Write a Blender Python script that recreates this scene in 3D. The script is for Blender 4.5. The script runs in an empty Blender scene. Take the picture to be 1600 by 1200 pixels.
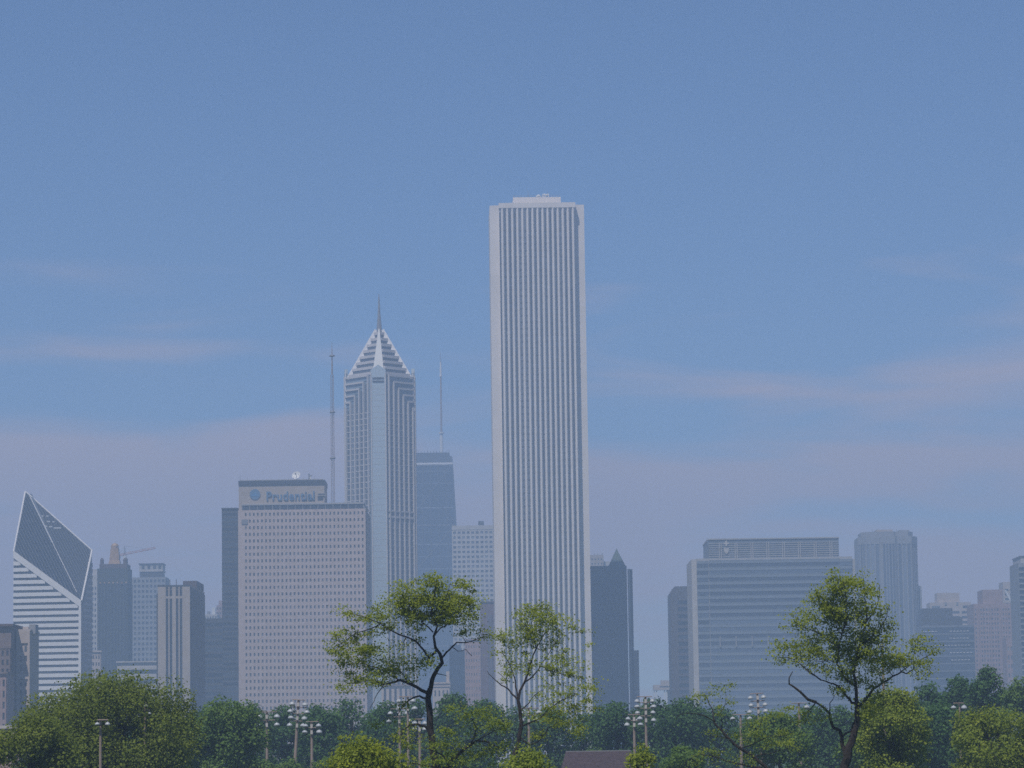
import bpy, math, random
import numpy as np
from mathutils import Vector, Matrix

R_ = math.radians
scn = bpy.context.scene
COL = scn.collection

# ------------------------------------------------------------------ camera
F = 4950.0                      # focal length in pixels of the 1600 wide photograph
EYE = 2.0                       # eye height
PITCH = math.atan(595.0 / F)
ROLL = 0.0145
fw = Vector((0, math.cos(PITCH), math.sin(PITCH)))
rt = Vector((1, 0, 0))
up = Vector((0, -math.sin(PITCH), math.cos(PITCH)))


def P(px, py, Y):
    """the point at distance Y north of the camera seen in direction (px, py)"""
    dx, dy = px - 800.0, 600.0 - py
    c, s = math.cos(ROLL), math.sin(ROLL)
    ax, ay = c * dx + s * dy, -s * dx + c * dy
    v = rt * (ax / F) + up * (ay / F) + fw
    t = Y / v.y
    return Vector((v.x * t, Y, EYE + v.z * t))


cam_d = bpy.data.cameras.new("camera")
cam = bpy.data.objects.new("camera", cam_d)
COL.objects.link(cam)
r2 = rt * math.cos(ROLL) - up * math.sin(ROLL)
u2 = rt * math.sin(ROLL) + up * math.cos(ROLL)
m3 = Matrix((r2, u2, -fw)).transposed()
cam.matrix_world = Matrix.Translation((0, 0, EYE)) @ m3.to_4x4()
cam_d.sensor_width = 36
cam_d.lens = F / 1600 * 36
cam_d.clip_end = 20000
cam_d.clip_start = 0.5
scn.camera = cam

# ------------------------------------------------------------------ light and sky
SUN_EL, SUN_AZ = R_(60), R_(205)        # azimuth clockwise from north (+Y)
sd = Vector((math.sin(SUN_AZ) * math.cos(SUN_EL), math.cos(SUN_AZ) * math.cos(SUN_EL), math.sin(SUN_EL)))
sl = bpy.data.lights.new("sun", 'SUN')
sl.energy = 4.6
sl.angle = R_(0.5)
sl.color = (1.0, 0.93, 0.85)
so = bpy.data.objects.new("sun", sl)
COL.objects.link(so)
so.rotation_euler = sd.to_track_quat('Z', 'Y').to_euler()

w = bpy.data.worlds.new("World")
scn.world = w
w.use_nodes = True
nt = w.node_tree
nt.nodes.clear()
N, L = nt.nodes, nt.links
out = N.new('ShaderNodeOutputWorld')
bg = N.new('ShaderNodeBackground')
sky = N.new('ShaderNodeTexSky')
sky.sky_type = 'NISHITA'
sky.sun_disc = False
sky.sun_elevation = SUN_EL
sky.sun_rotation = SUN_AZ
sky.air_density = 0.8
sky.dust_density = 0.0
sky.ozone_density = 10.0
bg.inputs['Strength'].default_value = 0.092
# thin streaks of cloud low in the sky
tc = N.new('ShaderNodeTexCoord')
mp = N.new('ShaderNodeMapping')
mp.inputs['Scale'].default_value = (8.0, 8.0, 46.0)
mp.inputs['Location'].default_value = (3.1, 0.0, 0.35)
ns = N.new('ShaderNodeTexNoise')
ns.inputs['Scale'].default_value = 1.0
ns.inputs['Detail'].default_value = 4.0
ns.inputs['Roughness'].default_value = 0.45
ns.inputs['Distortion'].default_value = 0.5
sep = N.new('ShaderNodeSeparateXYZ')
band = N.new('ShaderNodeFloatCurve')       # how much cloud at which height above the horizon
cv = band.mapping.curves[0]
for i, (x, y) in enumerate(((0.0, .74), (.05, .70), (.075, .70), (.098, .62), (.112, .50), (.125, .45), (.14, .44), (.165, .28), (.22, .05))):
    if i == 0:
        cv.points[0].location = (x, y)
    elif i == 1:
        cv.points[1].location = (1.0, 0.0)
        cv.points.new(x, y)
    else:
        cv.points.new(x, y)
band.mapping.update()
add = N.new('ShaderNodeMath'); add.operation = 'ADD'
cr = N.new('ShaderNodeValToRGB')
cr.color_ramp.interpolation = 'EASE'
cr.color_ramp.elements[0].position = 0.90 / 2
cr.color_ramp.elements[1].position = 1.22 / 2
half = N.new('ShaderNodeMath'); half.operation = 'MULTIPLY'; half.inputs[1].default_value = .5
mul2 = N.new('ShaderNodeMath'); mul2.operation = 'MULTIPLY'
mul2.inputs[1].default_value = 0.90
mix = N.new('ShaderNodeMixRGB')
mix.inputs['Color2'].default_value = (5.9, 4.95, 5.6, 1)
L.new(tc.outputs['Generated'], mp.inputs['Vector'])
L.new(mp.outputs[0], ns.inputs['Vector'])
L.new(tc.outputs['Generated'], sep.inputs[0])
L.new(sep.outputs['Z'], band.inputs['Value'])
L.new(ns.outputs['Fac'], add.inputs[0])
L.new(band.outputs[0], add.inputs[1])
L.new(add.outputs[0], half.inputs[0])
L.new(half.outputs[0], cr.inputs['Fac'])
L.new(cr.outputs['Color'], mul2.inputs[0])
L.new(mul2.outputs[0], mix.inputs['Fac'])
L.new(sky.outputs['Color'], mix.inputs['Color1'])
L.new(mix.outputs['Color'], bg.inputs['Color'])
L.new(bg.outputs[0], out.inputs['Surface'])

scn.view_settings.view_transform = 'Standard'
scn.view_settings.look = 'None'
scn.view_settings.gamma = 1.0
scn.view_settings.exposure = 0.0
scn.render.engine = 'CYCLES'
scn.cycles.use_denoising = False
scn.cycles.max_bounces = 6
scn.cycles.diffuse_bounces = 2
scn.cycles.glossy_bounces = 2
scn.cycles.transmission_bounces = 2
scn.cycles.volume_bounces = 1
scn.cycles.filter_width = 1.55


# ------------------------------------------------------------------ materials
def new_mat(name):
    m = bpy.data.materials.new(name)
    m.use_nodes = True
    n = m.node_tree
    return m, n, n.nodes['Principled BSDF']


def stone(name, c, rough=0.8, var=0.12, scale=0.25, streak=0.0, spec=0.3):
    """masonry, concrete, metal cladding or bark: mottled colour, faint vertical wear"""
    c = tuple(x * .82 for x in c)
    m, n, b = new_mat(name)
    t = n.nodes.new('ShaderNodeTexCoord')
    mp = n.nodes.new('ShaderNodeMapping')
    mp.inputs['Scale'].default_value = (1, 1, 0.25 if streak else 1)
    ns = n.nodes.new('ShaderNodeTexNoise')
    ns.inputs['Scale'].default_value = scale
    ns.inputs['Detail'].default_value = 6
    cr = n.nodes.new('ShaderNodeValToRGB')
    k0, k1 = 1 - var, 1 + var
    cr.color_ramp.elements[0].position = 0.3
    cr.color_ramp.elements[1].position = 0.7
    cr.color_ramp.elements[0].color = (c[0] * k0, c[1] * k0, c[2] * k0, 1)
    cr.color_ramp.elements[1].color = (min(c[0] * k1, .9), min(c[1] * k1, .9), min(c[2] * k1, .9), 1)
    n.links.new(t.outputs['Object'], mp.inputs['Vector'])
    n.links.new(mp.outputs[0], ns.inputs['Vector'])
    n.links.new(ns.outputs['Fac'], cr.inputs['Fac'])
    n.links.new(cr.outputs[0], b.inputs['Base Color'])
    b.inputs['Roughness'].default_value = rough
    b.inputs['Specular IOR Level'].default_value = spec
    return m


def glass(name, c, rough=0.18, spec=0.5, pale=0.25, metallic=0.0):
    """window glass seen from outside: dark, glossy, here and there a drawn blind"""
    m, n, b = new_mat(name)
    oi = n.nodes.new('ShaderNodeObjectInfo')
    ge = n.nodes.new('ShaderNodeNewGeometry')
    ad = n.nodes.new('ShaderNodeMath'); ad.operation = 'ADD'
    fr = n.nodes.new('ShaderNodeMath'); fr.operation = 'FRACT'
    cr = n.nodes.new('ShaderNodeValToRGB')
    cr.color_ramp.elements[0].color = (c[0] * .65, c[1] * .65, c[2] * .65, 1)
    cr.color_ramp.elements[0].position = 0.1
    cr.color_ramp.elements[1].color = (c[0] * 1.5 + pale * .3, c[1] * 1.5 + pale * .3, c[2] * 1.5 + pale * .3, 1)
    cr.color_ramp.elements[1].position = 1.0
    e = cr.color_ramp.elements.new(0.75)
    e.color = (c[0] * 1.25, c[1] * 1.25, c[2] * 1.25, 1)
    n.links.new(oi.outputs['Random'], ad.inputs[0])
    n.links.new(ge.outputs['Random Per Island'], ad.inputs[1])
    n.links.new(ad.outputs[0], fr.inputs[0])
    n.links.new(fr.outputs[0], cr.inputs['Fac'])
    n.links.new(cr.outputs[0], b.inputs['Base Color'])
    b.inputs['Roughness'].default_value = rough
    b.inputs['Specular IOR Level'].default_value = spec
    b.inputs['Metallic'].default_value = metallic
    return m


def leaf(name, dark, mid, light, trans=0.35):
    m, n, b = new_mat(name)
    ge = n.nodes.new('ShaderNodeNewGeometry')
    cr = n.nodes.new('ShaderNodeValToRGB')
    cr.color_ramp.elements[0].color = (*dark, 1)
    cr.color_ramp.elements[1].color = (*light, 1)
    e = cr.color_ramp.elements.new(0.55); e.color = (*mid, 1)
    t = n.nodes.new('ShaderNodeTexCoord')
    ns = n.nodes.new('ShaderNodeTexNoise')
    ns.inputs['Scale'].default_value = 0.9
    ns.inputs['Detail'].default_value = 2
    ma = n.nodes.new('ShaderNodeMath'); ma.operation = 'MULTIPLY_ADD'
    ma.inputs[1].default_value = 0.42
    sc = n.nodes.new('ShaderNodeMath'); sc.operation = 'MULTIPLY_ADD'
    sc.inputs[1].default_value = 1.5; sc.inputs[2].default_value = -0.46
    n.links.new(t.outputs['Object'], ns.inputs['Vector'])
    n.links.new(ns.outputs['Fac'], sc.inputs[0])
    n.links.new(ge.outputs['Random Per Island'], ma.inputs[0])
    n.links.new(sc.outputs[0], ma.inputs[2])
    n.links.new(ma.outputs[0], cr.inputs['Fac'])
    n.links.new(cr.outputs[0], b.inputs['Base Color'])
    b.inputs['Roughness'].default_value = 0.65
    b.inputs['Specular IOR Level'].default_value = 0.25
    tr = n.nodes.new('ShaderNodeBsdfTranslucent')
    n.links.new(cr.outputs[0], tr.inputs['Color'])
    mx = n.nodes.new('ShaderNodeMixShader')
    mx.inputs['Fac'].default_value = trans
    n.links.new(b.outputs[0], mx.inputs[1])
    n.links.new(tr.outputs[0], mx.inputs[2])
    n.links.new(mx.outputs[0], n.nodes['Material Output'].inputs['Surface'])
    return m


M = dict(
    granite=stone('white_granite', (.74, .69, .66), .7, .05, .08),
    limestone=stone('pinkish_limestone', (.52, .42, .385), .85, .08, .3),
    limestone_pale=stone('pale_stone', (.50, .42, .37), .85, .08, .3),
    beige=stone('beige_stone', (.43, .365, .315), .85, .08, .3),
    aluminium=stone('white_aluminium', (.80, .78, .78), .45, .05, .3, spec=.5),
    pale_concrete=stone('pale_concrete', (.50, .47, .45), .85, .1, .2),
    grey_concrete=stone('grey_concrete', (.28, .28, .29), .85, .1, .2),
    ridge=stone('pale_ridge_cladding', (.34, .36, .39), .4, .06, .2, spec=.5),
    rose_granite=stone('pale_rose_granite', (.58, .55, .545), .6, .06, .2),
    grey_granite=stone('grey_granite', (.40, .385, .38), .6, .06, .2),
    dark_granite=stone('dark_granite', (.075, .075, .08), .5, .15, .2),
    dark_brick=stone('dark_brown_brick', (.11, .075, .065), .9, .2, .4),
    green_terra=stone('dark_green_terracotta', (.055, .06, .05), .6, .2, .4),
    gold_terra=stone('old_gold_trim', (.40, .26, .14), .5, .2, .6),
    purple_brick=stone('purplish_brick', (.17, .11, .115), .9, .15, .3),
    pink_stone=stone('pink_stone', (.36, .25, .23), .85, .12, .3),
    brown_stone=stone('brown_masonry', (.20, .15, .135), .9, .2, .4),
    white_paint=stone('white_painted_steel', (.74, .74, .74), .45, .06, 1.5, spec=.5),
    grey_metal=stone('grey_steel', (.22, .22, .235), .5, .12, 1.0, spec=.5),
    lamp_metal=stone('spun_lamp_metal', (.40, .43, .46), .4, .1, 1.5, spec=.5),
    rust_pole=stone('weathered_pole_steel', (.30, .235, .20), .75, .2, 1.2),
    orange=stone('orange_crane_paint', (.46, .17, .08), .6, .12, 1.0),
    sign_blue=stone('blue_sign_enamel', (.12, .22, .37), .5, .06, .6),
    dark_metal=stone('dark_metal', (.05, .055, .065), .45, .15, .5, spec=.5),
    bark=stone('dark_bark', (.030, .025, .023), .95, .35, 6.0),
    bark_dead=stone('grey_bark', (.13, .10, .085), .95, .35, 6.0),
    shingle=stone('dark_plum_shingles', (.062, .047, .055), .9, .25, 2.5),
    roof_grey=stone('grey_roofing', (.16, .16, .165), .9, .15, .4),
    win=glass('window_glass', (.045, .055, .07)),
    win_mid=glass('mid_window_glass', (.085, .10, .125), pale=.3),
    win_dark=glass('dark_window_glass', (.022, .027, .035), pale=.08),
    win_blue=glass('blue_curtain_glass', (.15, .20, .25), .15, .5, .1),
    win_pale=glass('pale_blue_curtain_glass', (.30, .36, .41), .2, .5, .1),
    win_band=glass('slab_band_glass', (.075, .10, .14), .15, .35, .0),
    win_black=glass('black_curtain_glass', (.030, .040, .055), .15, .3, .02),
    lens=glass('lamp_lens', (.10, .11, .12), .15, .5, .2),
    leaf_spring=leaf('spring_leaves', (.135, .175, .017), (.255, .315, .028), (.380, .420, .044), .52),
    leaf_yellow=leaf('yellow_green_leaves', (.105, .150, .017), (.210, .275, .028), (.320, .365, .044), .5),
    leaf_mid=leaf('mid_green_leaves', (.056, .120, .020), (.112, .195, .032), (.180, .270, .044), .45),
    leaf_olive=leaf('olive_green_leaves', (.075, .108, .014), (.155, .205, .023), (.250, .295, .036), .47),
    leaf_deep=leaf('deep_green_leaves', (.024, .070, .018), (.055, .128, .029), (.100, .195, .042), .38),
)


# ------------------------------------------------------------------ mesh builder
class MB:
    def __init__(s):
        s.v, s.f = [], []

    def box(s, x0, x1, y0, y1, z0, z1):
        b = len(s.v)
        s.v += [(x0, y0, z0), (x1, y0, z0), (x1, y1, z0), (x0, y1, z0),
                (x0, y0, z1), (x1, y0, z1), (x1, y1, z1), (x0, y1, z1)]
        s.f += [tuple(b + i for i in q) for q in
                ((0, 3, 2, 1), (4, 5, 6, 7), (0, 1, 5, 4), (1, 2, 6, 5), (2, 3, 7, 6), (3, 0, 4, 7))]
        return s

    def prism(s, poly, z0, z1, scale1=1.0, c=(0, 0)):
        """upright prism over a counter-clockwise plan; z0/z1 may be lists; top may shrink about c"""
        n = len(poly)
        b = len(s.v)
        za = z0 if isinstance(z0, (list, tuple)) else [z0] * n
        zb = z1 if isinstance(z1, (list, tuple)) else [z1] * n
        s.v += [(p[0], p[1], za[i]) for i, p in enumerate(poly)]
        s.v += [(c[0] + (p[0] - c[0]) * scale1, c[1] + (p[1] - c[1]) * scale1, zb[i]) for i, p in enumerate(poly)]
        s.f.append(tuple(b + i for i in reversed(range(n))))
        s.f.append(tuple(b + n + i for i in range(n)))
        for i in range(n):
            j = (i + 1) % n
            s.f.append((b + i, b + j, b + n + j, b + n + i))
        return s

    def pyramid(s, poly, z0, apex):
        b = len(s.v)
        n = len(poly)
        s.v += [(p[0], p[1], z0) for p in poly] + [tuple(apex)]
        s.f.append(tuple(b + i for i in reversed(range(n))))
        for i in range(n):
            s.f.append((b + i, b + (i + 1) % n, b + n))
        return s

    def slab(s, quad, t, nrm=None):
        """a plate: polygon in space thickened by t backwards along its normal"""
        q = [Vector(p) for p in quad]
        if nrm is None:
            nrm = (q[1] - q[0]).cross(q[2] - q[0]).normalized()
        b = len(s.v)
        n = len(q)
        s.v += [tuple(p) for p in q] + [tuple(p - nrm * t) for p in q]
        s.f.append(tuple(b + i for i in range(n)))
        s.f.append(tuple(b + n + i for i in reversed(range(n))))
        for i in range(n):
            j = (i + 1) % n
            s.f.append((b + j, b + i, b + n + i, b + n + j))
        return s

    def tube(s, pts, rad, n=6, cap=True):
        pts = [Vector(p) for p in pts]
        if not isinstance(rad, (list, tuple)):
            rad = [rad] * len(pts)
        b = len(s.v)
        ref = Vector((1, 0.13, 0.07))
        for i, p in enumerate(pts):
            d = (pts[min(i + 1, len(pts) - 1)] - pts[max(i - 1, 0)])
            if d.length < 1e-9:
                d = Vector((0, 0, 1))
            d.normalize()
            a = d.cross(ref)
            if a.length < .05:
                a = d.cross(Vector((0, 1, .2)))
            a.normalize()
            c = d.cross(a)
            for k in range(n):
                t = 2 * math.pi * k / n
                s.v.append(tuple(p + (a * math.cos(t) + c * math.sin(t)) * rad[i]))
        for i in range(len(pts) - 1):
            for k in range(n):
                k2 = (k + 1) % n
                s.f.append((b + i * n + k, b + i * n + k2, b + (i + 1) * n + k2, b + (i + 1) * n + k))
        if cap:
            s.f.append(tuple(b + k for k in reversed(range(n))))
            s.f.append(tuple(b + (len(pts) - 1) * n + k for k in range(n)))
        return s

    def lathe(s, prof, n=12, c=(0, 0, 0), cap=True):
        """profile of (radius, z) turned about the vertical through c"""
        b = len(s.v)
        for r, z in prof:
            for k in range(n):
                t = 2 * math.pi * k / n
                s.v.append((c[0] + r * math.cos(t), c[1] + r * math.sin(t), c[2] + z))
        for i in range(len(prof) - 1):
            for k in range(n):
                k2 = (k + 1) % n
                s.f.append((b + i * n + k, b + i * n + k2, b + (i + 1) * n + k2, b + (i + 1) * n + k))
        if cap:
            s.f.append(tuple(b + k for k in reversed(range(n))))
            s.f.append(tuple(b + (len(prof) - 1) * n + k for k in range(n)))
        return s

    def mesh(s, name, mat):
        me = bpy.data.meshes.new(name)
        me.from_pydata(s.v, [], s.f)
        me.materials.append(mat)
        return me

    def build(s, name, mat, parent=None, loc=(0, 0, 0), kind=None, label=None):
        return link(s.mesh(name, mat), name, parent, loc, kind, label)


def link(me, name, parent=None, loc=(0, 0, 0), kind=None, label=None):
    o = bpy.data.objects.new(name, me)
    COL.objects.link(o)
    o.parent = parent
    o.location = loc
    if kind:
        o['kind'] = kind
    if label:
        o['label'] = label
    return o


def thing(name, label, cat, loc, rz=0.0, group=None):
    o = bpy.data.objects.new(name, None)
    COL.objects.link(o)
    o.empty_display_size = 2
    o.location = loc
    o.rotation_euler = (0, 0, rz)
    o['label'] = label
    o['category'] = cat
    if group:
        o['group'] = group
    return o


# ------------------------------------------------------------------ facades
MAXWIN = 100


class Face:
    """maps (u along the wall, n outwards, z) on a vertical wall to local space"""
    def __init__(s, a, b):
        s.a = Vector((a[0], a[1], 0)); d = Vector((b[0] - a[0], b[1] - a[1], 0))
        s.len = d.length
        s.d = d / s.len
        s.n = Vector((s.d.y, -s.d.x, 0))            # outwards when the plan runs counter-clockwise
        s.ang = math.atan2(s.d.y, s.d.x)

    def pt(s, u, n, z):
        p = s.a + s.d * u + s.n * n
        return (p.x, p.y, z)

    def box(s, mb, u0, u1, n0, n1, z0, z1):
        b = len(mb.v)
        mb.v += [s.pt(u0, n1, z0), s.pt(u1, n1, z0), s.pt(u1, n0, z0), s.pt(u0, n0, z0),
                 s.pt(u0, n1, z1), s.pt(u1, n1, z1), s.pt(u1, n0, z1), s.pt(u0, n0, z1)]
        mb.f += [tuple(b + i for i in q) for q in
                 ((0, 3, 2, 1), (4, 5, 6, 7), (0, 1, 5, 4), (1, 2, 6, 5), (2, 3, 7, 6), (3, 0, 4, 7))]


class Windows:
    """window panes of one building: up to 100 parts of their own, the others in one part"""
    def __init__(s, parent, mat, name='window', cap=MAXWIN):
        s.parent, s.mat, s.name, s.left = parent, mat, name, cap
        s.cache, s.rest = {}, MB()

    def pane(s, face, u0, u1, z0, z1, n0=0.03, n1=0.10):
        if s.left > 0:
            s.left -= 1
            key = (round(u1 - u0, 3), round(z1 - z0, 3), round(n0, 2), round(n1, 2))
            if key not in s.cache:
                h, k = (u1 - u0) / 2, (z1 - z0) / 2
                s.cache[key] = MB().box(-h, h, -n1, -n0, -k, k).mesh(s.name, s.mat)
            o = link(s.cache[key], s.name, s.parent, face.pt((u0 + u1) / 2, 0, (z0 + z1) / 2))
            o.rotation_euler = (0, 0, face.ang)
        else:
            face.box(s.rest, u0, u1, n0, n1, z0, z1)

    def done(s):
        if s.rest.v:
            s.rest.build(s.name, s.mat, s.parent, kind='stuff')


def grid(mb, W, face, u0, u1, z0, z1, cols, rows, fu=.5, fz=.5, proud=.4, sill=True, skip=None):
    """piers and spandrels in front of a wall, with a pane in every opening"""
    pu, pz = (u1 - u0) / cols, (z1 - z0) / rows
    for c in range(cols + 1):
        a = u0 + c * pu - pu * (1 - fu) / 2
        b = a + pu * (1 - fu)
        face.box(mb, max(a, u0), min(b, u1), 0, proud + .04, z0, z1)
    for r in range(rows + 1):
        a = z0 + r * pz - pz * (1 - fz) / 2
        b = a + pz * (1 - fz)
        face.box(mb, u0, u1, 0, proud, max(a, z0), min(b, z1))
    for r in reversed(range(rows)):
        for c in range(cols):
            if skip and skip(c, r):
                continue
            W.pane(face, u0 + c * pu + pu * (1 - fu) / 2, u0 + (c + 1) * pu - pu * (1 - fu) / 2,
                   z0 + r * pz + pz * (1 - fz) / 2, z0 + (r + 1) * pz - pz * (1 - fz) / 2)


def vert(mb, W, face, u0, u1, z0, z1, cols, fu=.5, proud=.5, edge=None):
    pu = (u1 - u0) / cols
    for c in range(cols + 1):
        a = u0 + c * pu - pu * (1 - fu) / 2
        face.box(mb, max(a, u0), min(a + pu * (1 - fu), u1), 0, proud, z0, z1)
    for c in range(cols):
        W.pane(face, u0 + c * pu + pu * (1 - fu) / 2, u0 + (c + 1) * pu - pu * (1 - fu) / 2, z0, z1)


def horiz(mb, W, face, u0, u1, z0, z1, rows, fz=.5, proud=.4):
    pz = (z1 - z0) / rows
    for r in range(rows + 1):
        a = z0 + r * pz - pz * (1 - fz) / 2
        face.box(mb, u0, u1, 0, proud, max(a, z0), min(a + pz * (1 - fz), z1))
    for r in reversed(range(rows)):
        W.pane(face, u0, u1, z0 + r * pz + pz * (1 - fz) / 2, z0 + (r + 1) * pz - pz * (1 - fz) / 2)


def rect(hw, d):
    return [(-hw, 0), (hw, 0), (hw, d), (-hw, d)]


class Bld:
    """a rectangular building: front at distance Y between two directions, roof at a third"""
    def __init__(s, label, pl, pr, pt, Y, depth, cat='building', name='office_building', rz=0.0, group=None):
        a, b = P(pl, pt, Y), P(pr, pt, Y)
        s.Y = Y
        s.cx = (a.x + b.x) / 2
        s.hw = (b.x - a.x) / 2
        s.H = (a.z + b.z) / 2
        s.D = depth
        s.root = thing(name, label, cat, (s.cx, Y, 0), rz, group)
        hw = s.hw
        s.S = Face((-hw, 0), (hw, 0))
        s.E = Face((hw, 0), (hw, depth))
        s.Wt = Face((-hw, depth), (-hw, 0))
        s.wall = MB()

    def x(s, px, py=None):
        return P(px, py if py is not None else 1000, s.Y).x - s.cx

    def z(s, py, px=None):
        px = px if px is not None else 800 + s.cx / s.Y * F
        return P(px, py, s.Y).z

    def core(s):
        s.wall.prism(rect(s.hw, s.D), 0, s.H)
        return s

    def finish(s, mat, name='wall'):
        s.wall.build(name, mat, s.root)

    def roofslab(s, mat=None, over=0.3, h=0.8, name='roof'):
        MB().box(-s.hw - over, s.hw + over, -over - .5, s.D + over, s.H + .004, s.H + h).build(name, mat or M['roof_grey'], s.root)


# ================================================================== SETTING
g = MB()
# one sheet of ground, gently finer near the viewer
xs = [-1450, -700, -300, -120, -40, 0, 40, 120, 300, 700, 1450]
ys = [-280, -60, 0, 40, 100, 200, 350, 600, 1000, 1700, 2800, 4400]
for y in ys:
    for x in xs:
        g.v.append((x, y, 0))
nx = len(xs)
for j in range(len(ys) - 1):
    for i in range(nx - 1):
        g.f.append((j * nx + i, j * nx + i + 1, (j + 1) * nx + i + 1, (j + 1) * nx + i))
gm, gn, gb = new_mat('park_grass')
t = gn.nodes.new('ShaderNodeTexCoord')
n1 = gn.nodes.new('ShaderNodeTexNoise'); n1.inputs['Scale'].default_value = .15; n1.inputs['Detail'].default_value = 8
c1 = gn.nodes.new('ShaderNodeValToRGB')
c1.color_ramp.elements[0].color = (.035, .060, .015, 1); c1.color_ramp.elements[0].position = .35
c1.color_ramp.elements[1].color = (.075, .10, .03, 1); c1.color_ramp.elements[1].position = .7
gn.links.new(t.outputs['Object'], n1.inputs['Vector'])
gn.links.new(n1.outputs['Fac'], c1.inputs['Fac'])
gn.links.new(c1.outputs[0], gb.inputs['Base Color'])
gb.inputs['Roughness'].default_value = .95
o = g.build('ground', gm, kind='structure')

# the hazy air over the park and the city
hz = MB().box(-1500, 1500, -300, 4500, -1.0, 368)
hm = bpy.data.materials.new('hazy_air')
hm.use_nodes = True
hn = hm.node_tree
hn.nodes.clear()
ho = hn.nodes.new('ShaderNodeOutputMaterial')
pv = hn.nodes.new('ShaderNodeVolumePrincipled')
pv.inputs['Color'].default_value = (.42, .59, .87, 1)
pv.inputs['Density'].default_value = 0.00038
pv.inputs['Anisotropy'].default_value = 0.0
hn.links.new(pv.outputs[0], ho.inputs['Volume'])
o = hz.build('haze', hm, kind='stuff')

# ================================================================== TOWERS
def aon():
    Y = 1950
    a, b = P(765, 320, Y), P(913, 320, Y)
    cx, hw = (a.x + b.x) / 2, (b.x - a.x) / 2
    H = P(840, 318, Y).z
    rt_ = thing('skyscraper', 'tallest white tower with vertical ribs, standing at the centre of the skyline', 'skyscraper', (cx, Y, 0), R_(1.2))
    nd = 5.0                       # depth of the notch at each corner
    nw = 15 * Y / F
    wall = MB()
    # cross shaped plan
    wall.prism([(-hw, nd), (hw, nd), (hw, 2 * hw - nd), (-hw, 2 * hw - nd)], 0, H - .1)
    wall.prism([(-hw + nw, .8), (hw - nw, .8), (hw - nw, nd - .003), (-hw + nw, nd - .003)], 0, H - 2.7)
    wall.prism([(-hw + nw, 2 * hw - nd + .003), (hw - nw, 2 * hw - nd + .003), (hw - nw, 2 * hw), (-hw + nw, 2 * hw)], 0, H)
    wall.build('wall', M['granite'], rt_)
    MB().box(-hw + nw - .3, hw - nw + .3, -.5, nd + 1, H - 2.7, H + .5).build('parapet', M['granite'], rt_)
    face = Face((-hw + nw, .8), (hw - nw, .8))
    n = 15
    pu = face.len / n
    W = Windows(rt_, M['win'], 'window_strip')
    pier = MB()
    for i in range(n):
        uc = (i + .62) * pu
        # pier with a narrow nose and splayed cheeks
        h = pu * .33
        pl = [(uc - h, 0), (uc - h * .55, 1.15), (uc + h * .30, 1.25), (uc + h, 0)]
        q = [face.pt(u, k, 0) for u, k in pl]
        me = MB().prism([(p[0], p[1]) for p in q][::-1], 0, H - 2.75)
        me.build('pier', M['granite'], rt_)
        ua = i * pu + (0.0 if i == 0 else pu * .95 - pu)
        W.pane(face, max(ua, 0.02), uc - h, 0, H - 5.0, .05, .15)
    W.pane(face, (n - 1 + .62) * pu + pu * .33, face.len - .02, 0, H - 5.0, .05, .15)
    # spandrel lines between floors behind the piers
    sp = MB()
    for k in range(1, 82):
        z = k * 4.1
        face.box(sp, 0.02, face.len - .02, .16, .30, z, z + .9)
    sp.build('spandrels', M['dark_granite'], rt_)
    # penthouse and what stands on it
    z0, z1 = H - .9, P(840, 308, Y + 8).z
    x0, x1 = P(802, 312, Y).x - cx, P(877, 312, Y).x - cx
    ph = MB().box(x0, x1, 8, 40, z0, z1).build('penthouse', M['granite'], rt_)
    MB().box(x1 - 5.2, x1 - 2.6, 7.9, 8.05, z0 + 1.0, z0 + 2.4).build('vent', M['dark_metal'], ph)
    MB().box(x1 - 9.2, x1 - 8.2, 7.9, 8.05, z0 + 1.3, z0 + 2.0).build('vent', M['dark_metal'], ph)
    d = MB().lathe([(1.2, 0), (1.5, .6), (1.2, 1.4), (.5, 1.9)], 10, (P(842, 306, Y).x - cx, 10, z1 + .004))
    d.build('radome', M['white_paint'], rt_)
    fr = MB()
    fa, fb = P(849, 306, Y).x - cx, P(858, 306, Y).x - cx
    for x in (fa, (fa + fb) / 2, fb):
        fr.tube([(x, 11, z1), (x, 11, z1 + 2.4)], .3, 5)
    fr.tube([(fa, 11, z1 + 2.2), (fb, 11, z1 + 2.2)], .35, 5)
    fr.tube([(fa, 13, z1 + 1.2), (fb, 11, z1 + 1.8)], .3, 5)
    fr.build('equipment_frame', M['white_paint'], rt_)
    for px, py in ((803, 300), (811, 303), (826, 292), (842, 303), (857, 293), (866, 304), (873, 302)):
        x = P(px, 305, Y).x - cx
        MB().tube([(x, 12, z1), (x, 12, P(px, py, Y).z)], [.22, .08], 5).build('antenna', M['grey_metal'], rt_)
    rl = MB()
    for x in np.linspace(x0 + .5, x1 - .5, 14):
        rl.tube([(x, 8.4, z1), (x, 8.4, z1 + 1.0)], .07, 4)
    rl.tube([(x0 + .5, 8.4, z1 + 1.0), (x1 - .5, 8.4, z1 + 1.0)], .08, 4)
    rl.build('railing', M['grey_metal'], rt_)


aon()


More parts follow.
